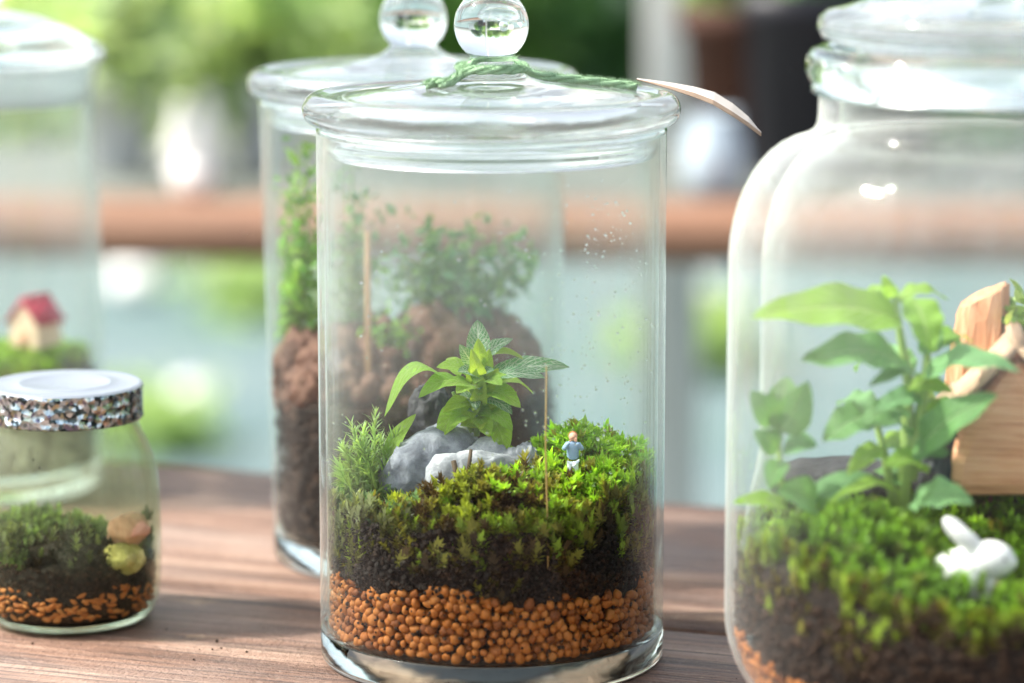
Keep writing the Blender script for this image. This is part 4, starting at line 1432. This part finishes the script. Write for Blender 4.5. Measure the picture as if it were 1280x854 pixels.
M['white'] = m_plain('white_glazed', (0.74, 0.74, 0.73), (0.66, 0.66, 0.64), 90, .45)
rb = at(1208, 744, CR.y - 0.041)
k = 0.00025
rab = empty('rabbit_figurine', rb - Vector((0, 0, .0026)))
rab.scale = (1.2, 1.2, 1.15)
tag(rab, 'small white rabbit figurine sitting on the moss in the wide jar', 'figurine')
lumps('body', [((-0.0015, 0, 0.0068), (0.0088, 0.0080, 0.0080), 0.0), ((0.0045, -0.001, 0.0045), (0.0055, 0.006, 0.0048), 0), ((0.0060, -0.002, 0.0125), (0.0060, 0.0054, 0.0052), .2),
               ((0.0098, -0.0028, 0.0120), (0.0026, 0.003, 0.0024), 0), ((-0.0022, 0.0015, 0.0190), (0.0026, 0.0018, 0.0058), -.75), ((-0.0005, -0.0030, 0.0180), (0.0025, 0.0018, 0.0056), -.85),
               ((-0.0100, 0, 0.0048), (0.0024, 0.0024, 0.0024), 0), ((0.0075, -0.003, 0.0018), (0.0032, 0.0018, 0.0017), 0), ((-.002, -.005, .002), (.005, .0024, .002), 0)], M['white'], 0.0006, rab)
M['eye'] = m_plain('dark_eye', (0.12, 0.1, 0.1), None, 60, .2)
MB().add([Vector((v[0] * .0005 + .0085, v[1] * .0005 - .0066, v[2] * .0005 + .0135)) for v in lo_v.tolist()], [tuple(f) for f in lo_f.tolist()]).build('eye', M['eye'], rab)

# wooden house
wm = NT('rough_orange_wood')
wc = wm.mapping(wm.coord(), (14, 14, 190))
wnn = wm.noise(3.0, 6, .6, wc, .3)
M['house_wood'] = wm.finish(wm.principled(wm.ramp(wnn, [(.3, (.50, .21, .10)), (.5, (.70, .36, .20)), (.7, (.78, .46, .28))]), .7, .3, wm.bump(wnn, .6, .0015)))
M['roof_wood'] = m_plain('pale_split_wood', (0.58, 0.41, 0.29), (0.44, 0.28, 0.18), 220, .8, bump=.7, bdist=.001)
hp = at(1188, 612, CR.y + 0.002)
hs_ = empty('wooden_house', (hp.x + 0.0215, hp.y + 0.014, hp.z - 0.002), R(-6))
tag(hs_, 'little orange wooden house with pale split-wood roof on the moss in the wide jar', 'toy house')
W2, D2, HH = 0.0205, 0.016, 0.024
apex = 0.046
hb = MB()
prof2 = [(-W2 * 1.02, 0.001), (-W2 * .7, -.001), (W2, 0), (W2 * 1.0, HH * .9), (0.0, apex), (-W2 * .78, HH), (-W2 * 1.0, HH * .45)]
nA2 = len(prof2)
vs = [Vector((x, -D2, z)) for x, z in prof2] + [Vector((x, D2, z)) for x, z in prof2]
fs = [tuple(range(nA2)), tuple(range(2 * nA2 - 1, nA2 - 1, -1))] + [(i, i + nA2, (i + 1) % nA2 + nA2, (i + 1) % nA2) for i in range(nA2)]
hb.add(vs, fs)
ho = hb.build('wall', M['house_wood'], hs_, False)
bv = ho.modifiers.new('edge', 'BEVEL'); bv.width = .0048; bv.segments = 2
sl_ang = math.atan2(apex - HH, W2)
for s_ in (-1, 1):
    rb_ = MB()
    cx = s_ * W2 * .53
    rb_.box((cx, -0.001, HH + (apex - HH) * .47 + 0.0036), (W2 * 1.25 / math.cos(sl_ang), D2 * 2.3, 0.0030), Matrix.Rotation(s_ * sl_ang, 3, 'Y'), .0003)
    rb_.build('roof_board', M['roof_wood'], hs_)
wm = NT('upright_orange_wood')
wnn = wm.noise(2.0, 6, .65, wm.mapping(wm.coord(), (150, 150, 14)), .3)
M['stump_wood'] = wm.finish(wm.principled(wm.ramp(wnn, [(.3, (.42, .17, .075)), (.5, (.66, .32, .17)), (.7, (.80, .50, .32))]), .75, .25, wm.bump(wnn, .9, .002)))
# wooden stump behind the house
sb_ = at(1222, 600, CR.y + 0.034)
lvl = [(0, .0118), (.03, .0108), (.052, .0096), (.066, .0086), (.0735, .0080)]
vs, fs = [], []
for z_, r_ in lvl:
    for k in range(20):
        aa = 2 * PI * k / 20
        rr = r_ * (1 + .36 * mnoise.noise(Vector((math.cos(aa) * 2.2, math.sin(aa) * 2.2, z_ * 45))))
        vs.append(Vector((rr * math.cos(aa), rr * math.sin(aa), z_)))
for j in range(len(lvl) - 1):
    for k in range(20):
        fs.append((j * 20 + k, j * 20 + (k + 1) % 20, (j + 1) * 20 + (k + 1) % 20, (j + 1) * 20 + k))
fs.append(tuple((len(lvl) - 1) * 20 + k for k in range(20)))
vs = [Vector((v.x, v.y, v.z + (v.x * .5 if v.z > .07 else 0))) for v in vs]
o = MB().add(vs, fs).build('wood_stump', M['stump_wood'], None, False, (sb_.x, sb_.y, sb_.z - .012))
tag(o, 'upright orange wooden stump behind the little house in the wide jar', 'stump')
stone('black_stone', 1172, 585, CR.y + 0.012, (0.0085, 0.008, 0.015), 'black stone leaning beside the little wooden house', M['stone_dark'], 21, .3)
stone('black_stone', 1050, 605, CR.y + 0.020, (0.022, 0.012, 0.007), 'low dark stone behind the leafy stems in the wide jar', M['stone_dark'], 17, .1)

# leafy plant in the wide jar
YR = CR.y - 0.012
plR = empty('leafy_plant', at(1128, 640, YR))
tag(plR, 'tall leafy plant with broad ribbed leaves beside the wooden house in the wide jar', 'plant')
PO2 = Vector(plR.location)


def lr(px, py, dy=0.0): return at(px, py, YR + dy) - PO2


for pts, r_ in (([(1127, 645), (1133, 560), (1136, 480), (1122, 400), (1118, 360)], [.0024, .0022, .0017, .0011, .0008]),
                ([(1128, 620), (1146, 540), (1158, 470), (1160, 420)], [.0022, .0020, .0015, .0010]),
                ([(1120, 640), (1104, 560), (1090, 510)], [.0016, .0013, .0009]),
                ([(1140, 600), (1158, 545), (1170, 520)], [.0013, .0011, .0008])):
    MB().tube([lr(*p) for p in pts], r_, 10).build('stem', M['stem'], plR)
LR = [
    ((1128, 400), (945, 388), 0, -.02, .0155, 'leaf_big', (0.05, -.75, .7), .10, .12),
    ((1134, 455), (1005, 445), -.004, -.022, .0150, 'leaf_dark', (0.05, -.6, .8), .12, .12),
    ((1118, 372), (1104, 345), 0, -.006, .0045, 'leaf_big', (-.3, -1, .3), .1, .2),
    ((1118, 375), (1072, 366), 0, .006, .0070, 'leaf_big', (0, -.3, 1), .2, .2),
    ((1122, 378), (1185, 368), 0, .004, .0075, 'leaf_big', (0, -.3, 1), .2, .2),
    ((1140, 372), (1165, 438), -.004, -.016, .0120, 'leaf_big', (.3, -1, .3), .12, .15),
    ((1152, 478), (1268, 452), -.004, -.018, .0120, 'leaf_blue', (0, -.55, 1), .20, .15),
    ((1150, 560), (1242, 492), -.006, -.020, .0125, 'leaf_dark', (.2, -.8, .8), .12, .15),
    ((1160, 440), (1215, 420), .002, .012, .0090, 'leaf_big', (0, -.3, 1), .2, .2),
    ((1090, 520), (1030, 548), 0, -.012, .0120, 'leaf_dark', (-.1, -.8, .8), .15, .15),
    ((1095, 512), (1045, 500), .002, .010, .0100, 'leaf_blue', (0, -.4, 1), .15, .15),
    ((1104, 560), (1060, 590), -.002, -.012, .0075, 'leaf_big', (-.2, -.8, .7), .15, .15),
    ((1125, 620), (1040, 618), -.006, -.020, .0055, 'leaf_big', (-.1, -.5, 1), .2, .15),
    ((1140, 628), (1212, 622), -.010, -.024, .0125, 'leaf_blue', (.1, -.75, .8), .15, .1),
    ((1136, 470), (1100, 440), .004, .016, .0110, 'leaf_dark', (-.1, -.3, 1), .15, .2),
    ((1140, 500), (1190, 520), .004, .018, .0110, 'leaf_big', (.1, -.3, 1), .15, .2),
]
for k in range(12):
    sx_ = 1134 if k % 2 else 1150
    by = 440 + k * 15
    sgn = -1 if k % 3 else 1
    ln = random.uniform(38, 75)
    LR.append(((sx_, by), (sx_ + sgn * ln, by + random.uniform(-28, 22)), -.002, random.choice((-.018, -.01, .012, .02)), random.uniform(.0065, .0100), random.choice(('leaf_big', 'leaf_dark', 'leaf_blue')), (sgn * .1, -.7, .8), .18, .18))
for b_, tp_, d0, d1, wd, mm, up, ar, fo in LR:
    link('leaf', leaf_mesh('leaf', lr(*b_, d0), lr(*tp_, d1), wd, M[mm], up, ar, fo, nu=21, nv=11, wavy=.07), plR)
plq = empty('leafy_plant', at(985, 640, YR - .008))
tag(plq, 'shorter blue-green plant at the thick glass edge of the wide jar', 'plant')
PO2 = Vector(plq.location)
YR2 = YR - .008
for pts, r_ in (([(985, 650), (975, 590), (972, 520)], [.0011, .0010, .0007]), ([(990, 650), (1005, 630)], [.0010, .0009])):
    MB().tube([at(*p, YR2) - PO2 for p in pts], r_, 8).build('stem', M['stem'], plq)
for b_, tp_, d1, wd, mm, up in [((972, 528), (940, 490), -.006, .0090, 'leaf_blue', (-.3, -1, .4)), ((974, 540), (1010, 480), -.008, .0120, 'leaf_blue', (.2, -1, .3)), ((972, 520), (985, 470), .004, .009, 'leaf_dark', (0, -1, .2)),
                                ((974, 560), (944, 540), -.004, .008, 'leaf_blue', (-.3, -1, .5)), ((976, 575), (962, 610), -.010, .007, 'leaf_dark', (-.2, -1, .5)), ((985, 635), (918, 625), -.004, .007, 'leaf_big', (0, -.6, 1)),
                                ((1022, 630), (975, 612), -.014, .0120, 'leaf_blue', (-.2, -1, .6)), ((980, 560), (1020, 555), -.006, .009, 'leaf_blue', (.2, -.8, .8)), ((1010, 635), (1090, 590), .004, .0095, 'leaf_blue', (0, -.7, .8))]:
    link('leaf', leaf_mesh('leaf', at(*b_, YR2) - PO2, at(*tp_, YR2 + d1) - PO2, wd, M[mm], up, .12, .15, nu=13, nv=7), plq)
# pale round-leaved bush at the right edge
pb = empty('pale_bush', at(1272, 470, CR.y + .035))
tag(pb, 'pale yellow-green fine foliage behind the stump, cut by the picture edge', 'plant')
PBc = Vector(pb.location)
P, C = [], []
for i in range(420):
    d = Vector((random.gauss(0, 1), random.gauss(0, 1), random.gauss(0, 1))).normalized() * (random.random() ** .4)
    P.append((d.x * .014, d.y * .012, d.z * .018 + .010)); C.append(np.array(random.choice([(0.34, 0.5, 0.12), (0.42, 0.55, 0.2), (0.28, 0.46, 0.1)])))
o = link('foliage', leaf_cards('foliage', np.array(P), 0.0056, np.array(C), M['moss'], 0.1, .6), pb)
o['kind'] = 'stuff'
for k in range(3):
    MB().tube([Vector((0, 0, -.035)), Vector(((k - 1) * .004, 0, -.01)), Vector(((k - 1) * .007, .002, .014))], [.0009, .0007, .0004], 6).build('stem', M['stem'], pb)

# ------------------------------------------------------------------ contents: small jar
def hS(x, y): return 0.0235 + 0.006 * g2(x, y, -0.01, 0.012, 0.03, 0.014) + 0.011 * g2(x, y, 0.004, -0.016, 0.013, 0.012) + 0.006 * g2(x, y, -0.015, 0.005, 0.016, 0.016) + 0.002 * nz(x, y, 110, 9)


sS = soil_body('soil', M['soil'], CS, 0.0312, 0.0125, hS, n=60, seed=5)
tag(sS, 'black soil heaped in the small squat jar', 'soil', None, 'stuff')
grains('soil_crumbs', sS, 500, 0.0314, 0.016, 0.026, M['soil_brown'], 0.0008)
lS = empty('pebble_layer', CS)
tag(lS, 'orange clay flecks at the bottom of the small squat jar', 'pebbles')
fl_m = [peb_mesh('fleck', M['fleck'], s, i + 20) for i, s in enumerate([(1.6, .8, .7), (1.9, .7, .8), (1.3, .9, .8), (1.5, .8, 1.0)])]
for i in range(170):
    aa = random.uniform(PI * 1.02, PI * 1.98)
    zz = random.uniform(0.0058, 0.0165 + 0.002 * math.sin(aa * 5))
    rr = min(0.0311, 0.0285 + (zz - .0042) * .42) - 0.0004
    s_ = random.uniform(.0008, .0013)
    link('fleck', fl_m[i % 4], lS, (rr * math.cos(aa), rr * math.sin(aa), zz), (random.uniform(-.3, .3), random.uniform(-.7, .7), aa + PI / 2 + random.uniform(-.3, .3)), (s_, s_, s_))
o = MB().lathe([(0, .0052), (.0275, .0052), (.0298, .0085), (.0303, .0150), (.028, .0160), (0, .0160)], 48).build('fleck_bed', M['soil_brown'], lS)
o['kind'] = 'stuff'
moss_patch('moss_cushion', CS, 'dull grey-green moss on the soil of the small squat jar', lambda x, y: hS(x, y) + .0005, lambda x, y: 1 if (y > -.004 or x < -.012) else .30, 900, 0.0308, 0.0052, lambda x, y: ((GREY * .6 + GREEN * .3) if (y > -.006 or x < -.013) else BROWN * .25) * random.uniform(.35, 1.0), 14, 200, lambda a, top: (top - .004, top + .013), lambda x, y, t: (GREY * .5 + OLIVE * .3) * random.uniform(.4, 1.0))
M['yellow_lump'] = m_stone('yellow_lump', (0.22, 0.21, 0.05), (0.42, 0.38, 0.11), (0.60, 0.55, 0.24), 200)
M['pink_stone'] = m_stone('pink_stone', (0.5, 0.24, 0.14), (0.66, 0.36, 0.22), (0.76, 0.5, 0.34), 120)
stone('yellow_lump', 155, 698, CS.y - 0.0185, (0.0066, 0.0045, 0.0056), 'yellowish lump standing in for a reflection beside the black soil in the small squat jar', M['yellow_lump'], 31, .2, sub=4)  # stone shape built in place of a yellowish reflection in the glass
stone('pink_stone', 160, 664, CS.y - 0.0150, (0.0070, 0.006, 0.0058), 'salmon pink stone above the yellowish lump in the small squat jar', M['pink_stone'], 33, .6, sub=4)
spk = []
for px, py, s_ in [(48, 566, 1.3), (42, 575, 1.5), (50, 585, 1.9), (66, 579, .9), (80, 581, 1.0), (108, 570, .7), (162, 558, .8), (28, 678, 2.0), (135, 676, 1.4), (140, 681, 1.1), (22, 690, 1.0), (95, 556, .6), (60, 560, .7)]:
    b = at(px, py, CS.y)
    xl = b.x - CS.x
    zl = b.z
    for it in range(4):
        rr = 0.0330 if zl < .055 else 0.0330 - (zl - .055) * .42
        yl = -math.sqrt(max(1e-6, rr * rr - xl * xl))
        b = at(px, py, CS.y + yl); xl = b.x - CS.x; zl = b.z
    spk.append(((xl, yl, zl), s_ * .00032))
o = link('soil_speck', pebble_mass('soil_speck', np.array([q[0] for q in spk]), np.array([q[1] for q in spk]), M['soil']), jarS)
o['kind'] = 'stuff'

# ------------------------------------------------------------------ contents: blurred tall jar
def hL(x, y): return 0.052 + 0.006 * g2(x, y, 0.02, -0.01, 0.03, 0.03) + 0.002 * nz(x, y, 60, 12)


sL = soil_body('soil', M['soil_brown'], CL, 0.0460, 0.0125, hL, n=48, seed=8)
tag(sL, 'brown soil in the blurred tall jar', 'soil', None, 'stuff')
moss_patch('moss_cushion', CL, 'bright moss under the red-roofed toy house in the blurred tall jar', hL, lambda x, y: 1, 1100, 0.0462, 0.0065, pal_bright, 12, 300, lambda a, top: (.035, top), wallpal)
hq = at(45, 428, CL.y - .012)
hs2 = empty('toy_house', (hq.x, hq.y, hq.z - .001), R(-32))
tag(hs2, 'tiny cream toy house with red roof on the moss of the blurred tall jar', 'toy house')
M['cream'] = m_plain('cream_paint', (0.80, 0.62, 0.42), (0.74, 0.55, 0.36), 90, .5)
M['red'] = m_plain('red_roof_paint', (0.50, 0.02, 0.06), (0.40, 0.015, 0.05), 90, .4)
hw, hd_, hh = .0075, .008, .011
pf = [(-hw, 0), (hw, 0), (hw, hh), (0, hh + .0085), (-hw, hh)]
vs = [Vector((x, -hd_, z_)) for x, z_ in pf] + [Vector((x, hd_, z_)) for x, z_ in pf]
n5 = 5
MB().add(vs, [tuple(range(5)), tuple(range(9, 4, -1))] + [(i, i + 5, (i + 1) % 5 + 5, (i + 1) % 5) for i in range(5)]).build('wall', M['cream'], hs2, False)
for s_ in (-1, 1):
    an = math.atan2(.0085, hw)
    MB().box((s_ * hw * .56, 0, hh + .0085 * .46 + .0008), (hw * 1.35 / math.cos(an), hd_ * 2.3, .0015), Matrix.Rotation(s_ * an, 3, 'Y'), .0003).build('roof', M['red'], hs2)
MB().box((0, -hd_ - .0002, .0035), (.004, .0008, .007), None, .0002).build('door', M['house_wood'], hs2)

# ------------------------------------------------------------------ background: second bench and what stands on it
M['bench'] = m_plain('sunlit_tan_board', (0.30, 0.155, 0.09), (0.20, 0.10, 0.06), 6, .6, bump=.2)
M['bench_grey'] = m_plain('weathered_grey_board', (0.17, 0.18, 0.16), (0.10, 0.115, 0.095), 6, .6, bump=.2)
B2 = at(640, 276, 2.28)
bz = 0.0
bench = empty('plant_bench', (0, 2.30, 0), R(-3))
tag(bench, 'tan wooden plant bench blurred behind the jars', 'bench')
for i in range(4):
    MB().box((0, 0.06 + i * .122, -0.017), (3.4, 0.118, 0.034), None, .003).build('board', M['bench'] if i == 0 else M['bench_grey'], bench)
for sx in (-1.55, 1.55):
    for yy in (.08, .44):
        MB().box((sx, yy, (GZ - .034) / 2), (.07, .07, -GZ - .0345), None, .003).build('leg', M['bench'], bench)

M['bgwhite'] = m_plain('white_glaze', (0.84, 0.82, 0.78), (0.78, 0.76, 0.72), 12, .15, .6)
M['bggrey'] = m_plain('pale_grey_glaze', (0.55, 0.58, 0.6), (0.48, 0.52, 0.55), 12, .3)
M['bgblue'] = m_plain('pale_blue_glaze', (0.42, 0.50, 0.56), (0.36, 0.45, 0.52), 12, .25)
M['terra'] = m_plain('terracotta', (0.075, 0.028, 0.015), (0.045, 0.018, 0.010), 20, .8)
M['blackpot'] = m_plain('black_plastic', (0.012, 0.012, 0.018), (0.02, 0.02, 0.026), 20, .45)


def pot(name, px, py, Y, r, h, m, label, cat='pot', prof=None):
    p = at(px, py, Y)
    prof = prof or [(0, 0), (r * .72, 0), (r * .78, h * .02), (r * .95, h * .82), (r * 1.06, h * .84), (r * 1.06, h), (r * .98, h), (r * .92, h * .85), (0, h * .84)]
    o = MB().lathe(prof, 40).build(name, m, None, True, (p.x, p.y, 0.0))
    return tag(o, label, cat)


def vase(r, h): return [(0, 0), (r * .6, 0), (r * .92, h * .2), (r, h * .42), (r * .9, h * .62), (r * .5, h * .82), (r * .45, h * .92), (r * .6, h), (r * .52, h), (r * .38, h * .9), (0, h * .88)]


pot('glint_pot', 243, 270, 2.42, .020, .052, M['bgwhite'], 'bright white pot standing in for a sun glint on the bench, lowest of the three white blobs', prof=vase(.018, .038))  # three white pots added to stand for blurred sun glints
pot('glint_pot', 228, 262, 2.52, .017, .082, M['bgwhite'], 'taller white pot standing in for a sun glint behind the bright one on the bench', prof=vase(.0125, .064))
pot('glint_pot', 262, 262, 2.58, .017, .086, M['bgwhite'], 'slim white pot standing in for a sun glint beside the taller white one on the bench', prof=vase(.0135, .068))
pot('grey_pot', 150, 262, 2.60, .030, .075, M['bggrey'], 'pale grey glazed pot on the bench left of the white pots')
pot('grey_pot', 338, 258, 2.62, .030, .070, M['bggrey'], 'pale grey glazed pot on the bench right of the white pots')
pot('blue_vase', 893, 270, 2.44, .030, .085, M['bgblue'], 'pale blue rounded vase on the bench behind the paper tag', 'vase', [(0, 0), (.017, 0), (.0235, .007), (.0250, .024), (.0225, .042), (.0175, .053), (.016, .059), (.018, .062), (.016, .062), (.0135, .057), (0, .056)])
pot('terracotta_pot', 925, 255, 2.62, .050, .135, M['terra'], 'dark brown clay pot on the bench behind the blue vase')
pot('black_pot', 992, 262, 2.58, .046, .150, M['blackpot'], 'black plastic pot on the bench between the clay pot and the wide jar')
pot('black_pot', 1090, 262, 2.60, .060, .115, M['blackpot'], 'black plastic pot on the bench hidden behind the neck of the wide jar')

# white post
p = at(840, 250, 2.95)
po_ = empty('white_post', (p.x, 2.95, GZ))
tag(po_, 'white painted post standing behind the bench', 'post')
MB().box((0, 0, 1.3), (.052, .052, 2.6), None, .003).build('shaft', M['bgwhite'], po_)
MB().box((0, 0, .02), (.11, .11, .04), None, .003).build('foot', M['bgwhite'], po_)

# round white stones on the ground, the first standing in for a blurred highlight
for px, py, Y, r_, lbl in ((238, 492, 4.9, .032, 'round white pebble standing in for a blurred highlight in the gap beside the small jar'), (868, 372, 5.0, .055, 'round white pebble on the ground in the gap before the wide jar'),
                           (165, 350, 4.9, .05, 'round white pebble far off right under the tan board beside the blurred tall jar'), (285, 345, 4.9, .06, 'round white pebble far off right under the tan board beside the jar behind')):
    p = at(px, py, Y)
    d = (p - Vector((0, 0, CZ)))
    p = Vector((0, 0, CZ)) + d * ((GZ + r_ * .7 - CZ) / d.z)
    o = link('white_pebble', rock_mesh('white_pebble', M['bgwhite'], (r_ * 1.1, r_ * 1.1, r_ * .8), 3, 41 + px, amp=.15, ridge=.05), None, p)
    tag(o, lbl, 'stone')


gw = empty('added_wall', (0, 10.9, GZ))  # white wall added to show as bright gaps between the leaves
tag(gw, 'low white wall added far behind the shrubs for bright gaps', 'wall')
MB().box((0, 0, .55), (9, .18, 1.1), None, .01).build('wall', M['bgwhite'], gw)
MB().box((0, 0, 1.1305), (9.1, .26, .06), None, .01).build('coping', M['bggrey'], gw)

# ------------------------------------------------------------------ background: potted plants and shrubs
def shrub(name, label, loc, rx, ry, rz, N, size, cols, clumps=9, trunk_h=None, group=None, cat='shrub'):
    t = empty(name, loc)
    tag(t, label, cat, group)
    P, C, O = [], [], []
    cz = (trunk_h or 0) + rz
    cl_ = []
    for i in range(clumps):
        d = Vector((random.gauss(0, 1), random.gauss(0, 1), random.gauss(0, 1))).normalized() * random.uniform(.35, .85)
        cl_.append((Vector((d.x * rx, d.y * ry, d.z * rz + cz)), random.uniform(.28, .5), np.array(random.choice(cols))))
    for i in range(N):
        c, s_, col_ = cl_[i % clumps]
        d = Vector((random.gauss(0, 1), random.gauss(0, 1), random.gauss(0, 1))).normalized() * random.random() ** .45
        q = c + Vector((d.x * rx * s_ * 1.3, d.y * ry * s_ * 1.3, d.z * rz * s_ * 1.2))
        P.append(tuple(q)); C.append(col_ * random.uniform(.8, 1.25)); O.append(tuple(d))
    o = link('crown', leaf_cards('crown', np.array(P), size, np.array(C), M['leaf_bg'], .35, .5, np.array(O)), t)
    o['kind'] = 'stuff'
    tb = MB()
    tb.tube([(0, 0, 0), (.01, .01, cz * .5), (0, 0, cz)], [size * .35, size * .28, size * .15], 8)
    for c, s_, _ in cl_: tb.tube([(0, 0, cz * .4), tuple(Vector((0, 0, cz * .4)).lerp(c, .6) + Vector((0, 0, .02))), tuple(c)], [size * .2, size * .14, size * .06], 6)
    tb.build('trunk', M['twig'], t)
    return t


G1 = [(0.15, 0.30, 0.07), (0.20, 0.36, 0.10), (0.25, 0.40, 0.12)]
G2 = [(0.32, 0.46, 0.22), (0.42, 0.52, 0.34), (0.36, 0.48, 0.22)]
G3 = [(0.05, 0.13, 0.05), (0.08, 0.18, 0.06), (0.06, 0.15, 0.08)]
p = at(930, 60, 2.64)
shrub('potted_plant', 'leafy green plant growing from the dark brown clay pot', (p.x, p.y, .118), .050, .05, .045, 300, .030, G1, 6, cat='plant')
p = at(1075, 60, 2.62)
shrub('potted_plant', 'dark leafy plant in the black pot behind the wide jar', (p.x, p.y, .095), .09, .07, .07, 420, .035, G3, 6, cat='plant')
p = at(338, 100, 2.62)
shrub('potted_plant', 'pale green plant growing from the grey pot right of the white pots', (p.x, p.y, .06), .07, .06, .055, 360, .030, G2, 6, cat='plant')
p = at(150, 100, 2.60)
shrub('potted_plant', 'pale green plant growing from the grey pot left of the white pots', (p.x, p.y, .064), .07, .06, .055, 360, .030, G2, 6, cat='plant')
p = at(420, 100, 2.62)
spots = [(-1.05, 8.0, .60, .42, G2 + [(0.80, 0.80, 0.74), (0.74, 0.76, 0.66)], 'pale shrub with white leaves painted for dappled highlights behind the white pots'), (-.25, 8.3, .50, .40, G1, 'mid green shrub on the ground behind the two ball knobs'), (.38, 8.6, .50, .45, G3, 'dark green shrub on the ground left of the white post'),  # white leaf colours of the first shrub paint in dappled highlights
         (1.1, 8.0, .55, .46, G3, 'dark green shrub on the ground behind the black pots'), (-1.9, 8.6, .6, .5, G2, 'pale shrub on the ground behind the blurred tall jar'), (-.6, 9.6, .6, .5, G2, 'large green shrub further back between the pale shrubs'), (.75, 9.6, .7, .6, G2, 'large yellow-green shrub further back right of the white post'),
         (1.9, 9.0, .7, .6, G1, 'large green shrub further back behind the wide jar')]
for x, y, r_, h_, cols, lbl in spots:
    shrub('garden_shrub', lbl, (x, y, GZ), r_, r_ * .8, h_, 2600, .11, cols, 14, .02, 'shrubs behind the bench')
trees = [(-2.8, 11.6, 'pale green tree far behind at the left of the row'), (-.9, 12.4, 'green tree far behind left of the middle of the row'), (.9, 12.0, 'green tree far behind right of the middle of the row'), (2.8, 11.7, 'dark green tree far behind at the right of the row')]
for i, (x, y, lbl) in enumerate(trees):
    shrub('garden_tree', lbl, (x, y, GZ), 1.3, .9, 1.4, 4200, .19, [G2, G1, G1 + G2, G3][i], 16, .1, 'trees far behind the bench', 'tree')

for px, py, r_, cols, lbl in ((330, 395, .16, G2, 'low pale tuft on the ground seen in the gap left of the jar behind'), (190, 560, .10, G2, 'low pale tuft on the ground just past the table edge beside the small jar'), (880, 470, .12, G2, 'low pale tuft on the ground in the gap before the wide jar')):
    p = at(px, py, 4.0)
    d = p - Vector((0, 0, CZ))
    p = Vector((0, 0, CZ)) + d * ((GZ - CZ) / d.z)
    shrub('ground_tuft', lbl, p, r_, r_, r_ * .5, 260, .06, cols, 6, .0, 'tufts on the ground', 'plant')

# unseen tree added beyond the frame so the sun falls in patches on the jars
tc = Vector((0.05, 1.50, 0.05)) + sd * 2.3
tr = empty('added_shade_tree', (tc.x - 0.9, tc.y + 0.5, GZ))
tag(tr, 'unseen leafy tree added over the table to dapple the light', 'tree')
q = tc - Vector(tr.location)
tb = MB()
tb.tube([(0, 0, 0), (.03, .02, 1.2), (.10, -.05, q.z - .1), (.2, -.1, q.z + .8)], [.13, .11, .08, .03], 12)
P, C = [], []
for k in range(34):
    d = Vector((random.gauss(0, 1), random.gauss(0, 1), random.gauss(0, .6)))
    e = q + Vector((d.x * .68, d.y * .68, d.z * .35))
    tb.tube([(.08, -.04, q.z - .3 + .02 * k), (Vector((.08, -.04, q.z)) + e) / 2 + Vector((0, 0, .1)), e], [.014, .008, .003], 6)
    for m_ in range(7):
        P.append(tuple(e + Vector((random.gauss(0, .16), random.gauss(0, .16), random.gauss(0, .08))))); C.append(np.array(random.choice(G1)) * .8)
tb.build('trunk', M['twig'], tr)
o = link('crown', leaf_cards('crown', np.array(P), 0.10, np.array(C), M['leaf_bg'], .4, .5), tr)
o['kind'] = 'stuff'

# crumbs of earth spilled on the table
Pc, Sc = [], []
for i in range(70):
    jc = random.choice((CS, C0, CR, C0))
    a_ = random.uniform(0, 6.283)
    q_ = 0.068 + abs(random.gauss(0, .05)) if jc is not CS else .036 + abs(random.gauss(0, .05))
    x_, y_ = jc.x + q_ * math.cos(a_), jc.y + q_ * math.sin(a_)
    if any(math.hypot(x_ - o_.x, y_ - o_.y) < r0 for o_, r0 in ((C0, .0625), (C1, .0625), (CS, .0355), (CR, .085), (CL, .053))): continue
    if (Vector((x_, y_, 0)) - Vector((edge.x, edge.y, 0))).dot(uy) > -.01: continue
    s0 = 0.00018 + 0.0006 * random.random() ** 2
    Pc.append((x_, y_, s0 * .7)); Sc.append(s0)
o = link('soil_crumbs', pebble_mass('soil_crumbs', np.array(Pc), np.array(Sc), M['soil_brown']), None)
tag(o, 'tiny crumbs of earth scattered on the table around the jars', 'soil', None, 'stuff')
